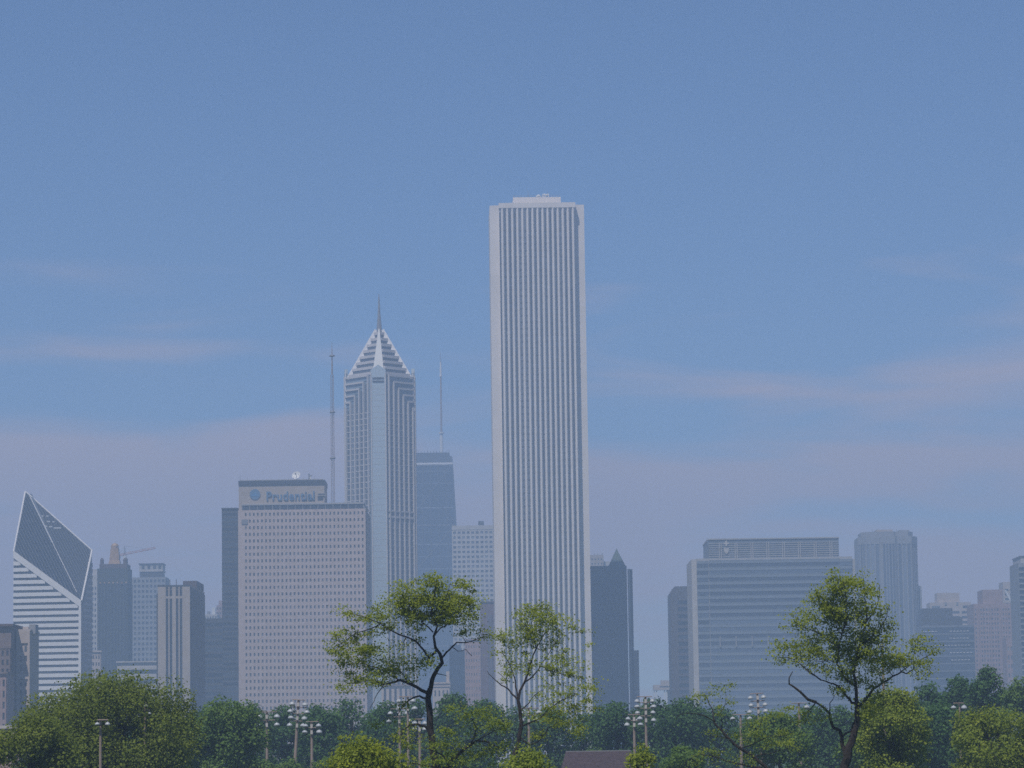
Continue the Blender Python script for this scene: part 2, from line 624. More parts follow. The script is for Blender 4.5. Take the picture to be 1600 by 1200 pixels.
def prudential():
    Y = 1900
    b = Bld('broad pinkish slab tower of small square windows with a blue sign on top', 372, 571, 796, Y, 62, 'tower', 'office_tower')
    b.core()
    W = Windows(b.root, M['win'])
    u0, u1 = 9.0 / 199 * b.S.len * 1.0, b.S.len - .6
    zt = b.H - .6
    rows = 39
    grid(b.wall, W, b.S, u0, u1, zt - rows * 4.0, zt, 30, rows, .42, .46, .35)
    b.S.box(b.wall, 0, u0, 0, .39, 0, b.H)
    b.S.box(b.wall, u1, b.S.len, 0, .39, 0, b.H)
    W.done()
    W2 = Windows(b.root, M['win_dark'])  # darker glass on the east face, its shade put into the colour
    grid(b.wall, W2, b.E, 4, 58, zt - rows * 4.0, zt, 8, rows, .6, .5, .35)
    W2.done()
    b.finish(M['limestone'])
    # mechanical band on top
    za, zb = b.H, b.z(786)
    xl = b.x(378, 790)
    mb = MB().box(xl, b.hw - 1.2, 1.2, b.D - 2, za + .004, zb - .9)
    band = mb.build('mechanical_floor', M['win_dark'], b.root)
    ms = MB()
    for i in range(17):
        x = xl + (b.hw - 1.2 - xl) * i / 16
        ms.box(x - .12, x + .12, .9, 1.19, za + .01, zb - .9)
    ms.box(xl - .3, b.hw - .9, .7, b.D - 1.7, zb - .89, zb)
    ms.build('mullions', M['grey_granite'], band)
    # roof block with the sign
    x0, x1 = b.x(372.5, 770), b.x(506.5, 770)
    z0, z1 = zb + .004, b.z(757, 440)
    MB().box(x0, xl - .31, 2, 30, b.H + .004, z0 - .002).build('wall', M['beige'], b.root)
    pw = MB().box(x0, x1, 2, 30, z0, z1).build('roof_block', M['beige'], b.root)
    z2 = b.z(750, 440)
    MB().box(x0 - .2, x1 + .3, 1.5, 30.5, z1 + .004, z2).build('roof', M['dark_metal'], b.root)
    MB().box(x0 + 1, x1 - 1, 2.2, 29.5, z2 + .004, z2 + .5).build('roof_parapet', M['grey_granite'], b.root)
    # dark openings low on the block, louvre on the right
    for pl, pr, pt, pb in ((471, 479.5, 779, 783), (484, 490.5, 778, 782.5), (496, 505, 776.5, 782)):
        MB().box(b.x(pl, 780), b.x(pr, 780), 1.9, 2.05, b.z(pb), b.z(pt)).build('vent', M['dark_metal'], pw)
    for py in (770.5, 774):
        MB().box(b.x(496, 780), b.x(509, 780), 1.5, 1.95, b.z(py) - .35, b.z(py)).build('ledge', M['grey_granite'], pw)
    # the sign: a round emblem and the lettering
    sg = bpy.data.objects.new('sign', None); COL.objects.link(sg); sg.parent = b.root
    c = (b.x(398, 772), 1.6, b.z(772, 398))
    disc = MB()
    r = 8.3 * Y / F
    n = 28
    disc.v += [(c[0] + r * math.cos(2 * math.pi * k / n), c[1], c[2] + r * math.sin(2 * math.pi * k / n)) for k in range(n)]
    disc.v += [(p[0], c[1] + .35, p[2]) for p in disc.v[:n]]
    disc.f.append(tuple(range(n))); disc.f.append(tuple(reversed(range(n, 2 * n))))
    for k in range(n):
        disc.f.append((k, n + k, n + (k + 1) % n, (k + 1) % n))
    em = disc.build('emblem', M['sign_blue'], sg)
    rk = [(-.78, -.42), (.78, -.42), (.62, -.1), (.30, .12), (.12, .42), (-.12, .30), (-.38, .02), (-.62, -.12)]
    rm = MB().slab([(c[0] + x * r, c[1] - .12, c[2] + z * r) for x, z in rk], .11)
    rm.build('emblem_rock', stone('pale_blue_enamel', (.10, .25, .46), .5, .05, .6), em)
    cu = bpy.data.curves.new('lettering', 'FONT')
    cu.body = 'Prudential'
    cu.size = 7.6
    cu.extrude = .2
    cu.offset = .10
    cu.space_character = 1.05
    tmp = bpy.data.objects.new('lettering_tmp', cu)
    COL.objects.link(tmp)
    bpy.context.view_layer.update()
    me = bpy.data.meshes.new_from_object(tmp)
    bpy.data.objects.remove(tmp)
    xsv = [v.co.x for v in me.vertices]
    sx = (b.x(491, 772) - b.x(416, 772)) / (max(xsv) - min(xsv))
    for v in me.vertices:
        v.co = Vector(((v.co.x - min(xsv)) * sx, -v.co.z, v.co.y))
    me.materials.clear()
    me.materials.append(M['sign_blue'])
    link(me, 'lettering', sg, (b.x(416, 772), 1.6, b.z(781, 450)))
    # small dark plaque near the left edge of the front
    MB().box(b.x(377.5, 812), b.x(387, 812), -.75, -.4, b.z(818), b.z(810.5)).build('plaque', M['grey_metal'], b.root)
    # dishes on the roof
    zr = z2 + .5

    def dish(px, py, r, yaw, tilt, label):
        t = thing('satellite_dish', label, 'satellite dish', (P(px, 750, Y).x, Y + 8, zr + 0.01), yaw)
        st = MB().tube([(0, 0, 0), (0, 0, r * .9)], [.35, .25], 6).tube([(-.8, .6, 0), (0, 0, r * .6)], .12, 4).tube([(.8, .6, 0), (0, 0, r * .6)], .12, 4)
        st.build('mount', M['grey_metal'], t)
        prof = []
        for k in range(7):
            q = k / 6 * r
            prof.append((max(q, .02), q * q / (3.2 * r)))
        prof2 = [(p[0], p[1] - .12) for p in reversed(prof)]
        dm = MB().lathe(prof2 + prof, 18, cap=False)
        dd = dm.build('dish', M['white_paint'], t, (0, 0, r * 1.0))
        dd.rotation_euler = (R_(tilt), 0, 0)
        ft = MB().tube([(0, 0, .1), (0, 0, r * .8)], .12, 5).box(-.3, .3, -.3, .3, r * .75, r * .75 + .6)
        for k in range(3):
            an = 2 * math.pi * k / 3
            ft.tube([(r * .9 * math.cos(an), r * .9 * math.sin(an), r * .27), (0, 0, r * .8)], .07, 4)
        ft.build('feed_horn', M['grey_metal'], dd)

    dish(462, 743, 2.7, R_(-18), 62, 'large white satellite dish facing the viewer on the roof of the pinkish slab tower')
    dish(481.5, 743, 1.9, R_(75), 70, 'smaller satellite dish seen edge-on, right of the large white dish')
    for px, h in ((374, 3.5), (385, 2.0), (449, 1.6), (473, 1.5), (490, 1.8)):
        x = b.x(px, 748)
        MB().tube([(x, 6, z2), (x, 6, z2 + .5 + h)], [.14, .07], 5).build('antenna', M['grey_metal'], b.root)
    # broadcast mast
    base = P(520.5, 786, Y + 20)
    top = P(518, 535, Y + 20)
    mast = thing('broadcast_mast', 'tall thin lattice mast rising from the slab tower roof, left of the pointed tower', 'mast', (base.x, Y + 20, zb + .01))
    Hm = top.z - zb
    lat = MB()
    w0 = 1.15
    zt = Hm * .80
    legs = [(w0 * math.cos(R_(90 + 120 * k)), w0 * .95 * math.sin(R_(90 + 120 * k))) for k in range(3)]
    for lx, ly in legs:
        lat.tube([(lx, ly, 0), (lx * .8, ly * .8, zt)], .19, 5)
    nb = 34
    for i in range(nb):
        za_, zb_ = zt * i / nb, zt * (i + 1) / nb
        s = 1 - .2 * i / nb
        for k in range(3):
            p, q = legs[k], legs[(k + 1) % 3]
            if i % 2:
                p, q = q, p
            lat.tube([(p[0] * s, p[1] * s, za_), (q[0] * s, q[1] * s, zb_)], .03, 4, False)
    lat.build('lattice', M['rust_pole'], mast)
    for py in (644, 716, 556):
        z = P(519, py, Y + 20).z - zb
        MB().lathe([(1.55, -.5), (1.75, 0), (1.55, .5)], 10, (0, 0, z)).build('collar', M['grey_metal'], mast)
    MB().tube([(0, 0, zt), (0, 0, Hm * .93), (0, 0, Hm)], [.55, .35, .10], 6).build('tip', M['rust_pole'], mast)


prudential()


def two_pru():
    Y0 = 2035
    k = Y0 / F
    c0 = P(593, 800, Y0)
    cx, R = c0.x, 52.5 * k
    cyo = R
    ch = 13.3 * k
    T = thing('skyscraper', 'pointed tower with a stepped pyramid top and a needle spire', 'skyscraper', (cx, Y0 + R, 0), 0)
    zf = lambda py: P(593, py, Y0).z
    octo = [(-ch, -R), (ch, -R), (R, -ch), (R, ch), (ch, R), (-ch, R), (-R, ch), (-R, -ch)]
    zb = zf(590)
    z_e = zf(583)
    apex = P(592.5, 515, Y0 + R).z
    # shaft
    MB().prism(octo, 0, zb).build('shaft', M['win_blue'], T)
    bays = [0, 2, 4, 6]
    names = []
    for i in bays:                                          # the four glazed corner bays
        f = Face(octo[i], octo[(i + 1) % 8])
        m = MB()
        f.box(m, .6, f.len - .6, .02, 1.4, 0, zf(594))
        bay = m.build('corner_bay', M['win_pale'], T)
        tip = MB()
        a, b_ = .6, f.len - .6
        q = [f.pt(a, 1.4, zf(594) + .01), f.pt(b_, 1.4, zf(594) + .01), f.pt(b_, 1.4, zf(578)), f.pt(f.len / 2, 1.4, zf(570)), f.pt(a, 1.4, zf(578))]
        tip.slab(q, 2.2)
        tip.build('gable', M['win_pale'], bay)
        ln = MB()
        for j in range(72):
            z = 12 + j * 3.75
            if z < zf(600):
                f.box(ln, .62, f.len - .62, 1.41, 1.46, z, z + .16)
        for u in (f.len * .02 + .6, f.len * .98 - .6):
            f.box(ln, u - .35, u + .35, 1.0, 1.75, 0, zf(583))
        ln.build('mullions', M['rose_granite'], bay)
        for pa, pb in ((590, 592.3), (595, 597.5)):
            m = MB()
            f.box(m, 1.8, f.len - 1.8, 1.6, 1.72, zf(pb), zf(pa))
            m.build('louvre', M['dark_metal'], bay)
    # ribs and chevrons on the four flanks
    W = Windows(T, M['win_blue'], 'window_band')
    Wd = Windows(T, M['win_mid'], 'window_strip')
    for i in (7, 1, 3, 5):
        a, b_ = octo[i], octo[(i + 1) % 8]
        f = Face(a, b_)
        m = MB()
        rev = i in (7, 3)           # inner end (towards the bay that faces the viewer) at the far end
        n = 5
        zz = [zf(585 + 9.6 * j) for j in range(n + 1)]
        tt = [.06 + .185 * j for j in range(n + 1)]
        U = lambda t: (f.len * (1 - t) if rev else f.len * t)
        for j in range(n + 1):
            u = min(max(U(tt[j]), .35), f.len - .35)
            f.box(m, u - .42, u + .42, 0, 1.1, 0, zz[j])
            ua, ub = sorted((u, U(1.0)))
            f.box(m, ua, ub, 0, 1.16, zz[j] - 1.15, zz[j])
            if j < n:                # dark strip of windows between two ribs
                ul = sorted((U(tt[j]), U(tt[j + 1])))
                Wd.pane(f, ul[0] + .95, ul[1] - .95, 0, zz[j + 1] - 2.0, .03, .25)
            if ub - ua > 2.5 and zz[j] - zz[min(j + 1, n)] > 2:
                W.pane(f, ua + .5, ub - .2, zz[j + 1] + .1, zz[j] - 1.3, .26, .32)
        for py in (802, 950):
            z = zf(py)
            f.box(m, .3, f.len - .3, .2, .9, z - 3.0, z - 1.6)
            f.box(m, .3, f.len - .3, .2, .9, z + 1.0, z + 1.9)
        for q in range(82):
            z = 8 + q * 3.75
            if z < zz[n] - 3:
                f.box(m, .3, f.len - .3, .02, .30, z, z + .45)
        m.build('ribs', M['rose_granite'], T)
    # stepped pyramid roof
    st, gl = MB(), []
    n = 8
    zr = zb + .01
    hh = (apex - 2 - zr) / n
    for j in range(n):
        s = .93 * (1 - (j + .12) / (n + .35))
        oc = [(p[0] * s, p[1] * s) for p in octo]
        z = zr + j * hh
        MB().prism(oc, z, z + hh * .56).build('window_band', M['win_mid'], T)
        oc2 = [(p[0] * (s + .018), p[1] * (s + .018)) for p in octo]
        MB().prism(oc2, z + hh * .56 + .004, z + hh - .004).build('roof_step', M['rose_granite'], T)
    # pale ridges down the four corners
    for i in bays:
        p, q = octo[i], octo[(i + 1) % 8]
        f0 = 0 if i else (zf(579) - zr) / (apex - zr)
        s0, s1 = 1.045 - .905 * f0, .14
        z0, z1 = zr + f0 * (apex - zr), apex + .3
        wd = .74 if i == 0 else 1.0
        mid = (Vector((p[0], p[1], 0)) + Vector((q[0], q[1], 0))) / 2
        hv = (Vector((q[0], q[1], 0)) - Vector((p[0], p[1], 0))) / 2
        a0, a1 = mid * s0 + Vector((0, 0, z0)), mid * s1 + Vector((0, 0, z1))
        h0 = hv * wd * (1 - f0 * .96)
        ridge = MB().slab([a0 - h0, a0 + h0, a1 + hv * .06, a1 - hv * .06], 1.2 if i == 0 else 3.2)
        ridge.build('ridge', M['ridge' if i == 0 else 'aluminium'], T)  # outer ridges whiter, the light on their edges put into the colour
    for i in (2, 6):
        for p in (octo[i], octo[(i + 1) % 8]):
            s = 1.02
            MB().tube([(p[0] * s, p[1] * s, zb - 14), (p[0] * s, p[1] * s, zb + 2), (p[0] * s, p[1] * s, zf(572))], [.45, .4, .1], 5).build('pinnacle', M['aluminium'], T)
    # needle
    zt = P(591, 460, Y0 + R).z
    MB().tube([(0, 0, apex - 3), (0, 0, apex + 4), (0, 0, apex + (zt - apex) * .45), (0, 0, zt)], [2.0, 1.45, .9, .28], 8).build('spire', M['grey_metal'], T)
    W.done(); Wd.done()


two_pru()


def hancock():
    Y = 3420
    k = Y / F
    H = P(672, 707, Y).z
    cx = P(672, 707, Y).x
    wt, wb = 34.5 * k, 57 * k
    T = thing('skyscraper', 'dark tapering tower half hidden behind the pointed tower', 'skyscraper', (cx, Y, 0))
    d = 30
    bl = [(-wb, 0), (wb, 0), (wb, 2 * d), (-wb, 2 * d)]
    c = (0, d)
    MB().prism(bl, 0, H - 12, wt / wb * 1.0, c).build('wall', M['win_black'], T)
    s = wt / wb
    oc = lambda f: [((p[0]) * f, d + (p[1] - d) * f) for p in bl]
    MB().prism(oc(s), H - 11.99, H - 10).build('light_band', M['aluminium'], T)
    MB().prism(oc(s * .985), H - 9.99, H - 3).build('crown', M['dark_granite'], T)
    MB().prism(oc(s * .86), H - 2.99, H + 1.2).build('roof_block', M['dark_granite'], T)
    ms = MB()
    for x in np.linspace(-wt * .85, wt * .85, 13):
        ms.tube([(x, 14, H - 3), (x, 14, H + 3.2)], .25, 4)
    ms.build('rails', M['dark_metal'], T)
    # columns and diagonal braces on the south face
    yf = lambda z: d - d * (1 + (s - 1) * z / (H - 12)) - .25
    xf = lambda t, z: t * wb * (1 + (s - 1) * z / (H - 12))
    br = MB()
    for t in np.linspace(-1, 1, 7):
        br.tube([(xf(t, 0), yf(0), 0), (xf(t, H - 12), yf(H - 12), H - 12)], .7, 4)
    nX = 5
    for j in range(nX):
        za, zb = (H - 12) * j / nX, (H - 12) * (j + 1) / nX
        for q in (-1, 1):
            br.tube([(xf(q, za), yf(za), za), (xf(-q, zb), yf(zb), zb)], .8, 4)
        br.tube([(xf(-1, zb), yf(zb), zb - 1), (xf(1, zb), yf(zb), zb - 1)], .8, 4)
    br.build('bracing', M['dark_granite'], T)
    W = Windows(T, M['win_mid'], 'window_band')
    for j in range(14):
        z = H - 20 - j * 13.3
        f = Face((xf(-.93, z), yf(z)), (xf(.93, z), yf(z)))
        W.pane(f, 0, f.len, z, z + 1.2, -.3, .02)
    # antenna
    x = P(689, 700, Y).x - cx
    zz = lambda py: P(689, py, Y).z
    A = thing('antenna_mast', 'white antenna mast with a thick foot on the roof of the dark tapering tower', 'antenna', (cx + x, Y + d, H + 1.21))
    MB().tube([(0, 0, 0), (0, 0, zz(672) - H - 1.2)], 1.9, 8).build('base', M['white_paint'], A)
    MB().lathe([(2.9, -.8), (2.9, .8)], 8, (0, 0, zz(672) - H - 1.2)).build('collar', M['white_paint'], A)
    MB().tube([(0, 0, zz(672) - H), (0, 0, zz(640) - H), (0, 0, zz(584) - H)], [1.1, 1.0, .8], 8).build('pole', M['rust_pole'], A)
    MB().tube([(0, 0, zz(584) - H), (0, 0, zz(562) - H)], [1.1, .9], 8).build('upper_pole', M['white_paint'], A)
    MB().lathe([(1.7, -.6), (1.7, .6)], 8, (0, 0, zz(584) - H)).build('collar', M['white_paint'], A)
    MB().tube([(0, 0, zz(562) - H), (0, 0, zz(545) - H)], [.45, .1], 6).build('tip', M['grey_metal'], A)


hancock()


def diamond():
    Y = 1850
    k = Y / F
    th = R_(6)
    B0 = P(127, 938, Y)
    A0 = P(19.5, 862, Y)
    L1 = (B0.x - A0.x) / math.cos(th)
    L2 = 26.0
    T = thing('office_tower', 'white banded tower sliced off by a slanted dark glass diamond', 'tower', (B0.x, Y, 0), -th)
    # local: B at origin, A at -L1 along x, C at +L2 along y
    A, B, C, D = (-L1, 0), (0, 0), (0, L2), (-L1, L2)
    def wz(p, px, py):
        v = Matrix.Rotation(-th, 3, 'Z') @ Vector((p[0], p[1], 0))
        return P(px, py, Y + v.y).z
    zA, zB, zC = wz(A, 20, 862), wz(B, 127, 940), wz(C, 143, 860)
    zD = wz(D, 39, 768)
    MB().prism([A, B, C, D], 0, [zA - 1.5, zB - 1.5, zC - 1.5, zA + zC - zB - 1.5]).build('wall', M['grey_granite'], T)
    # slanted glass
    nrm = Vector((B[0] - A[0], 0, zB - zA)).cross(Vector((0, L2, zC - zB))).normalized()
    q = [Vector((A[0], A[1], zA)), Vector((B[0], B[1], zB)), Vector((C[0], C[1], zC)), Vector((D[0], D[1], zD))]
    gl = MB().slab([q[0], q[1], q[3]], 1.3, nrm).slab([q[1], q[2], q[3]], 1.3, nrm).build('glass_roof', M['win_dark'], T)
    # fine mullions running down the slope, apex to foot
    mu = MB()
    a, b_, c, d = q
    lift = nrm * .12
    for i in range(1, 27):
        t = i / 27
        if t < .5:
            p0, p1 = d.lerp(a, 1 - 2 * t), a.lerp(b_, 2 * t)
            p0, p1 = d.lerp(a, 1 - 2 * t), b_.lerp(a, 1 - 2 * t)
        else:
            p0, p1 = d.lerp(c, 2 * t - 1), b_.lerp(c, 2 * t - 1)
        mu.tube([p0 + lift, p1 + lift], .11, 4)
    mu.build('mullions', M['grey_metal'], gl)
    # the slit that splits the diamond and the pale frame round it
    p0, p1 = d.lerp(c, .05), b_.lerp(d, .08)
    mid = p0.lerp(p1, .50)
    side = (c - a).normalized()
    MB().slab([p0 - side * .1 + nrm * .35, mid - side * .75 + nrm * .35, mid + side * .5 + nrm * .35, p0 + side * 2.0 + nrm * .35][::1], .3, nrm).build('slit', M['win_mid'], gl)
    MB().tube([p0 + nrm * .4, mid + nrm * .4], .2, 5).tube([mid + nrm * .3, p1 + nrm * .3], .16, 5).build('slit_edge', M['aluminium'], gl)
    fr = MB()
    fr.tube([a, d], .5, 6)
    fr.tube([d, c], .5, 6)
    fr.tube([c, b_ + (c - b_) * .02], .55, 6)
    fr.build('frame', M['aluminium'], T)
    ff = Face(A, B)
    ed = MB()
    for i in range(2):
        s0 = 0
    zi = lambda u: zA + (zB - zA) * u / L1
    ed.slab([ff.pt(0, .8, zA + .6), ff.pt(0, .8, zA - 3.6), ff.pt(L1, .8, zB - 3.6), ff.pt(L1, .8, zB + .6)], 1.3)
    ff.box(ed, L1 - 1.4, L1 + .1, .1, .78, 0, zB - 3)
    ed.build('frame', M['aluminium'], T)
    # spandrels between dark window bands: white in front, right side's shade painted as grey
    W = Windows(T, M['win_dark'], 'window_band')
    pitch = 9.75 * k
    sp, sp2 = MB(), MB()
    fe = Face(B, C)
    z = 4.0
    while z < zA - 2:
        zt = z + pitch
        u_end = L1 - 1.45
        if zt > zB - 3.8:
            u_end = min(u_end, (zA - zt - 2.8) / (zA - zB) * L1)
        if u_end > 1.5:
            ff.box(sp, 0, u_end, 0, .6, z + pitch * .40, z + pitch)
            ue2 = min(L1 - 1.45, (zA - (z + pitch * .4) - 3.2) / (zA - zB) * L1)
            if ue2 > 1:
                W.pane(ff, .1, max(ue2, 1), z + .02, z + pitch * .40 - .02, .02, .30)
        if z < zC - 6:
            lim = 0.2 if zt < zB - 3 else (zt - zB + 3) / (zC - zB) * L2 + .2
            if lim < L2 - 2:
                fe.box(sp2, lim, L2, 0, .5, z + pitch * .45, z + pitch)
                W.pane(fe, lim, L2 - .1, z + .02, z + pitch * .45 - .02, .02, .25)
        z += pitch
    sp.build('spandrels', M['aluminium'], T)
    sp2.build('spandrels', M['grey_granite'], T)
    # openings high on the slope, their bright reflections put into pale panel colour
    def onslope(px, py):
        o_ = Vector((0, 0, EYE)); dr = (P(px, py, 1000) - o_).normalized()
        inv = Matrix.Rotation(th, 3, 'Z')
        ol = inv @ (o_ - Vector((B0.x, Y, 0))); dl = inv @ dr
        nf = (b_ - d).cross((c if px > 60 else a) - d)
        t = (b_ - ol).dot(nf) / dl.dot(nf)
        return ol + dl * t
    for pl, pr, py in ((65, 68, 808), (72, 75.5, 808), (73, 78, 816.5), (82, 85, 817), (70, 74, 824), (76.5, 81.5, 824.5), (84, 95, 826.5), (40, 42, 815), (45, 47, 815), (50, 52, 815.5), (54, 56, 815), (44, 46, 823), (51, 53, 824)):
        p, r_ = onslope(pl, py), onslope(pr, py)
        n_ = nrm * .25
        hgt = Vector((0, 0, .9)) if pl > 60 else Vector((0, 0, .35))
        MB().slab([p + n_, r_ + n_, r_ + n_ + hgt, p + n_ + hgt], .2).build('opening_glint', M['white_paint'] if pl > 60 else M['grey_concrete'], gl)


diamond()

# ------------------------------------------------------------------ left cluster
# old masonry at the left edge
b = Bld('dark brown masonry block with narrow arches at the left edge of the photo', -30, 17.5, 979, 1290, 30)
b.core()
W = Windows(b.root, M['win_dark'])
grid(b.wall, W, b.S, b.S.len - 12, b.S.len - .4, 0, b.H - 9, 6, 14, .45, .6, .5)
b.S.box(b.wall, 0, b.S.len, 0, .7, b.H - 9, b.H - 7.8)
grid(b.wall, W, b.E, 1, 29, 0, b.H - 9, 6, 14, .45, .6, .4)
W.done()
b.finish(M['brown_stone'])
b.roofslab(M['dark_brick'], .9, 1.0, 'cornice')
b = Bld('lower pink stone block in front of the dark masonry at the left edge', -40, 11, 1053, 1255, 18)
b.core()
W = Windows(b.root, M['win_dark'])
grid(b.wall, W, b.S, b.S.len - 9.5, b.S.len - .3, 0, b.H - 1.5, 5, 9, .45, .62, .45)
W.done()
b.finish(M['pink_stone'])
b.roofslab(M['brown_stone'], .4, .7, 'cornice')
b = Bld('slim pale stone block with paired window columns beside the white banded tower', 26, 47, 986, 1300, 24)
b.core()
W = Windows(b.root, M['win'])
Ls = b.S.len
grid(b.wall, W, b.S, Ls * .18, Ls * .86, 0, b.H - 20, 2, 12, .56, .55, .25)
grid(b.wall, W, b.S, Ls * .18, Ls * .86, b.H - 17, b.H - 5.5, 2, 3, .56, .6, .25)
b.S.box(b.wall, 0, Ls * .18, 0, .9, 0, b.H)
b.S.box(b.wall, Ls * .86, Ls, 0, .9, 0, b.H)
b.S.box(b.wall, Ls * .181, Ls * .859, 0, .8, b.H - 5, b.H)
b.S.box(b.wall, Ls * .181, Ls * .859, 0, .8, b.H - 19.6, b.H - 17.4)
W.done()
b.finish(M['limestone_pale'])
b.roofslab(M['limestone_pale'], .3, .7, 'cornice')
MB().box(b.hw - 1.0, b.hw + 1.6, 4, 12, b.H - 1, b.z(975)).build('roof_block', M['grey_concrete'], b.root)
MB().box(-b.hw + 2, -b.hw + 4.4, 3, 8, b.H + .71, b.H + 1.9).build('roof_block', M['limestone_pale'], b.root)

# gilded dark tower with a slender cap
Y = 2280
b = Bld('dark brownish tower with a slender rounded cap, right of the glass diamond', 152, 200, 888, Y, 24, 'tower', 'office_tower')
b.core()
W = Windows(b.root, M['win_dark'], 'window_strip')
vert(b.wall, W, b.S, .8, b.S.len - .8, 0, b.H - 11, 9, .5, .5)
vert(b.wall, W, b.E, 1, 23, 0, b.H - 11, 6, .5, .5)
W.done()
b.finish(M['green_terra'])
up_ = MB()
up_.box(b.x(155, 890), b.x(198, 890), 1.5, 22, b.H + .003, b.z(881))
up_.build('upper_storey', M['dark_brick'], b.root)
for pl, pr in ((155, 161), (191, 198.5)):
    x0, x1 = b.x(pl, 880), b.x(pr, 880)
    t_ = MB().lathe([((x1 - x0) / 2, 0), ((x1 - x0) / 2, 3.2), ((x1 - x0) * .25, 4.6)], 8, ((x0 + x1) / 2, 5, b.z(881)))
    t_.build('turret', M['dark_brick'], b.root)
xc = b.x(177, 870)
zz = lambda py: b.z(py, 177)
cap = MB().prism([(xc - 4.3, 5), (xc + 4.3, 5), (xc + 4.3, 13), (xc - 4.3, 13)], b.z(881), zz(874), .82, (xc, 9))
cap.prism([(xc - 3.5, 5.7), (xc + 3.5, 5.7), (xc + 3.5, 12.3), (xc - 3.5, 12.3)], zz(874) + .003, zz(856), .80, (xc, 9))
cap.lathe([(2.8, 0), (2.8, 2.0), (2.2, 3.2), (.8, 4.0)], 10, (xc, 9, zz(856) + .004))
cap.build('cap_tower', M['gold_terra'], b.root, label='rounded gilded cap tower')
gd = MB()
for i in range(7):
    u = b.S.len * (.08 + .14 * i)
    b.S.box(gd, u, u + 1.0, .5, .9, b.H - 11, b.H - 9.8)
gd.build('gilt_trim', M['gold_terra'], b.root)

# pale slab behind it, pale old block at its foot
b = Bld('narrow pale balcony tower between the glass diamond and the dark capped tower', 138, 156, 899, 2480, 20, 'tower', 'apartment_tower')
b.core()
W = Windows(b.root, M['win'])
grid(b.wall, W, b.S, .5, b.S.len - .3, 0, b.H - 8, 4, 34, .55, .5, .5)
W.done()
b.finish(M['pale_concrete'])
MB().box(b.x(144, 895), b.x(151, 895), 3, 12, b.H + .004, b.z(889)).build('penthouse', M['pale_concrete'], b.root)
b = Bld('low pale stone block with a small cornice at the foot of the dark capped tower', 143, 158, 1019, 2150, 16)
b.core()
W = Windows(b.root, M['win_dark'])
grid(b.wall, W, b.S, .5, b.S.len - .5, 0, b.H - 1, 3, 17, .5, .5, .3)
W.done()
b.finish(M['limestone_pale'])
b.roofslab(M['limestone_pale'], .6, 1.0, 'cornice')

# tower crane
Yc = 2560
mb_ = P(195, 870, Yc)
C = thing('tower_crane', 'orange tower crane working behind the dark capped tower', 'crane', (mb_.x, Yc, 0))
ztop, zj = P(194, 853, Yc).z, P(194, 868, Yc).z
m = MB()
for sx in (-1, 1):
    for sy in (-1, 1):
        m.tube([(sx, sy, 0), (sx, sy, zj)], .16, 4)
for i in range(40):
    z0, z1 = zj * i / 40, zj * (i + 1) / 40
    s = 1 if i % 2 else -1
    m.tube([(-s, -1, z0), (s, -1, z1)], .08, 4)
    m.tube([(-s, 1, z0), (s, 1, z1)], .08, 4)
m.build('mast', M['grey_metal'], C)
MB().tube([(-.7, 0, zj), (0, 0, ztop)], [.35, .12], 5).tube([(.7, 0, zj), (0, 0, ztop)], [.35, .12], 5).build('apex', M['grey_metal'], C)
MB().box(-1.1, 1.1, -1.9, -.2, zj - 3.2, zj - .6).build('cab', M['white_paint'], C)
xa, xb = P(184, 869, Yc), P(243, 857, Yc)
xa, xb = Vector((xa.x - mb_.x, 0, xa.z)), Vector((xb.x - mb_.x, 0, xb.z))
j = MB()
for off in ((0, -.7, 0), (0, .7, 0), (0, 0, 1.3)):
    j.tube([xa + Vector(off), xb + Vector(off)], .26, 4)
for i in range(24):
    p, q = xa.lerp(xb, i / 24), xa.lerp(xb, (i + 1) / 24)
    j.tube([p + Vector((0, -.7, 0)), p.lerp(q, .5) + Vector((0, 0, 1.3)), q + Vector((0, -.7, 0))], .08, 4)
j.build('jib', M['orange'], C)
MB().tube([(0, 0, ztop), xa.lerp(xb, .75) + Vector((0, 0, 1.3))], .07, 4).tube([(0, 0, ztop), xa], .07, 4).build('stay_cable', M['dark_metal'], C)
MB().box(xa.x - .5, xa.x + 2.2, -.9, .9, xa.z - 1.6, xa.z - .2).build('counterweight', M['grey_concrete'], C)

# grey grid tower with a box crown
b = Bld('grey gridded tower with a dark box crown, right of the dark capped tower', 201, 259, 902, 2620, 30, 'tower', 'office_tower')
b.core()
W = Windows(b.root, M['win'])
grid(b.wall, W, b.S, .3, b.S.len - .3, b.H - 96, b.H - 1, 9, 22, .58, .52, .45)
W.done()
b.finish(M['grey_concrete'])
k0, k1 = b.x(216.5, 890), b.x(254, 890)
cw = MB().box(k0 + .6, k1 - .6, 3, 22, b.H + .004, b.z(893)).build('crown', M['dark_granite'], b.root)
MB().box(k0, k1, 2.4, 22.6, b.z(893) + .004, b.z(890)).build('cornice', M['pale_concrete'], cw)
MB().box(k0 + .3, k1 - .3, 2.8, 22.2, b.z(890) + .004, b.z(881.5)).build('crown', M['grey_granite'], b.root)
MB().box(k0 - .3, k1 + .3, 2.2, 22.8, b.z(881.5) + .004, b.z(880)).build('cornice', M['dark_granite'], b.root)
for px in (221, 230, 239, 247):
    MB().box(b.x(px, 885), b.x(px + 4, 885), 2.6, 2.78, b.z(888.5), b.z(883.5)).build('vent', M['dark_metal'], b.root)
b = Bld('low pale block with a ledge at the foot of the grey gridded tower', 183, 247, 1035, 2050, 18)
b.core()
W = Windows(b.root, M['win'])
horiz(b.wall, W, b.S, .5, b.S.len - .5, 6, b.H - 3, 10, .45, .5)
W.done()
b.finish(M['pale_concrete'])
b.roofslab(M['pale_concrete'], .6, .8, 'cornice')

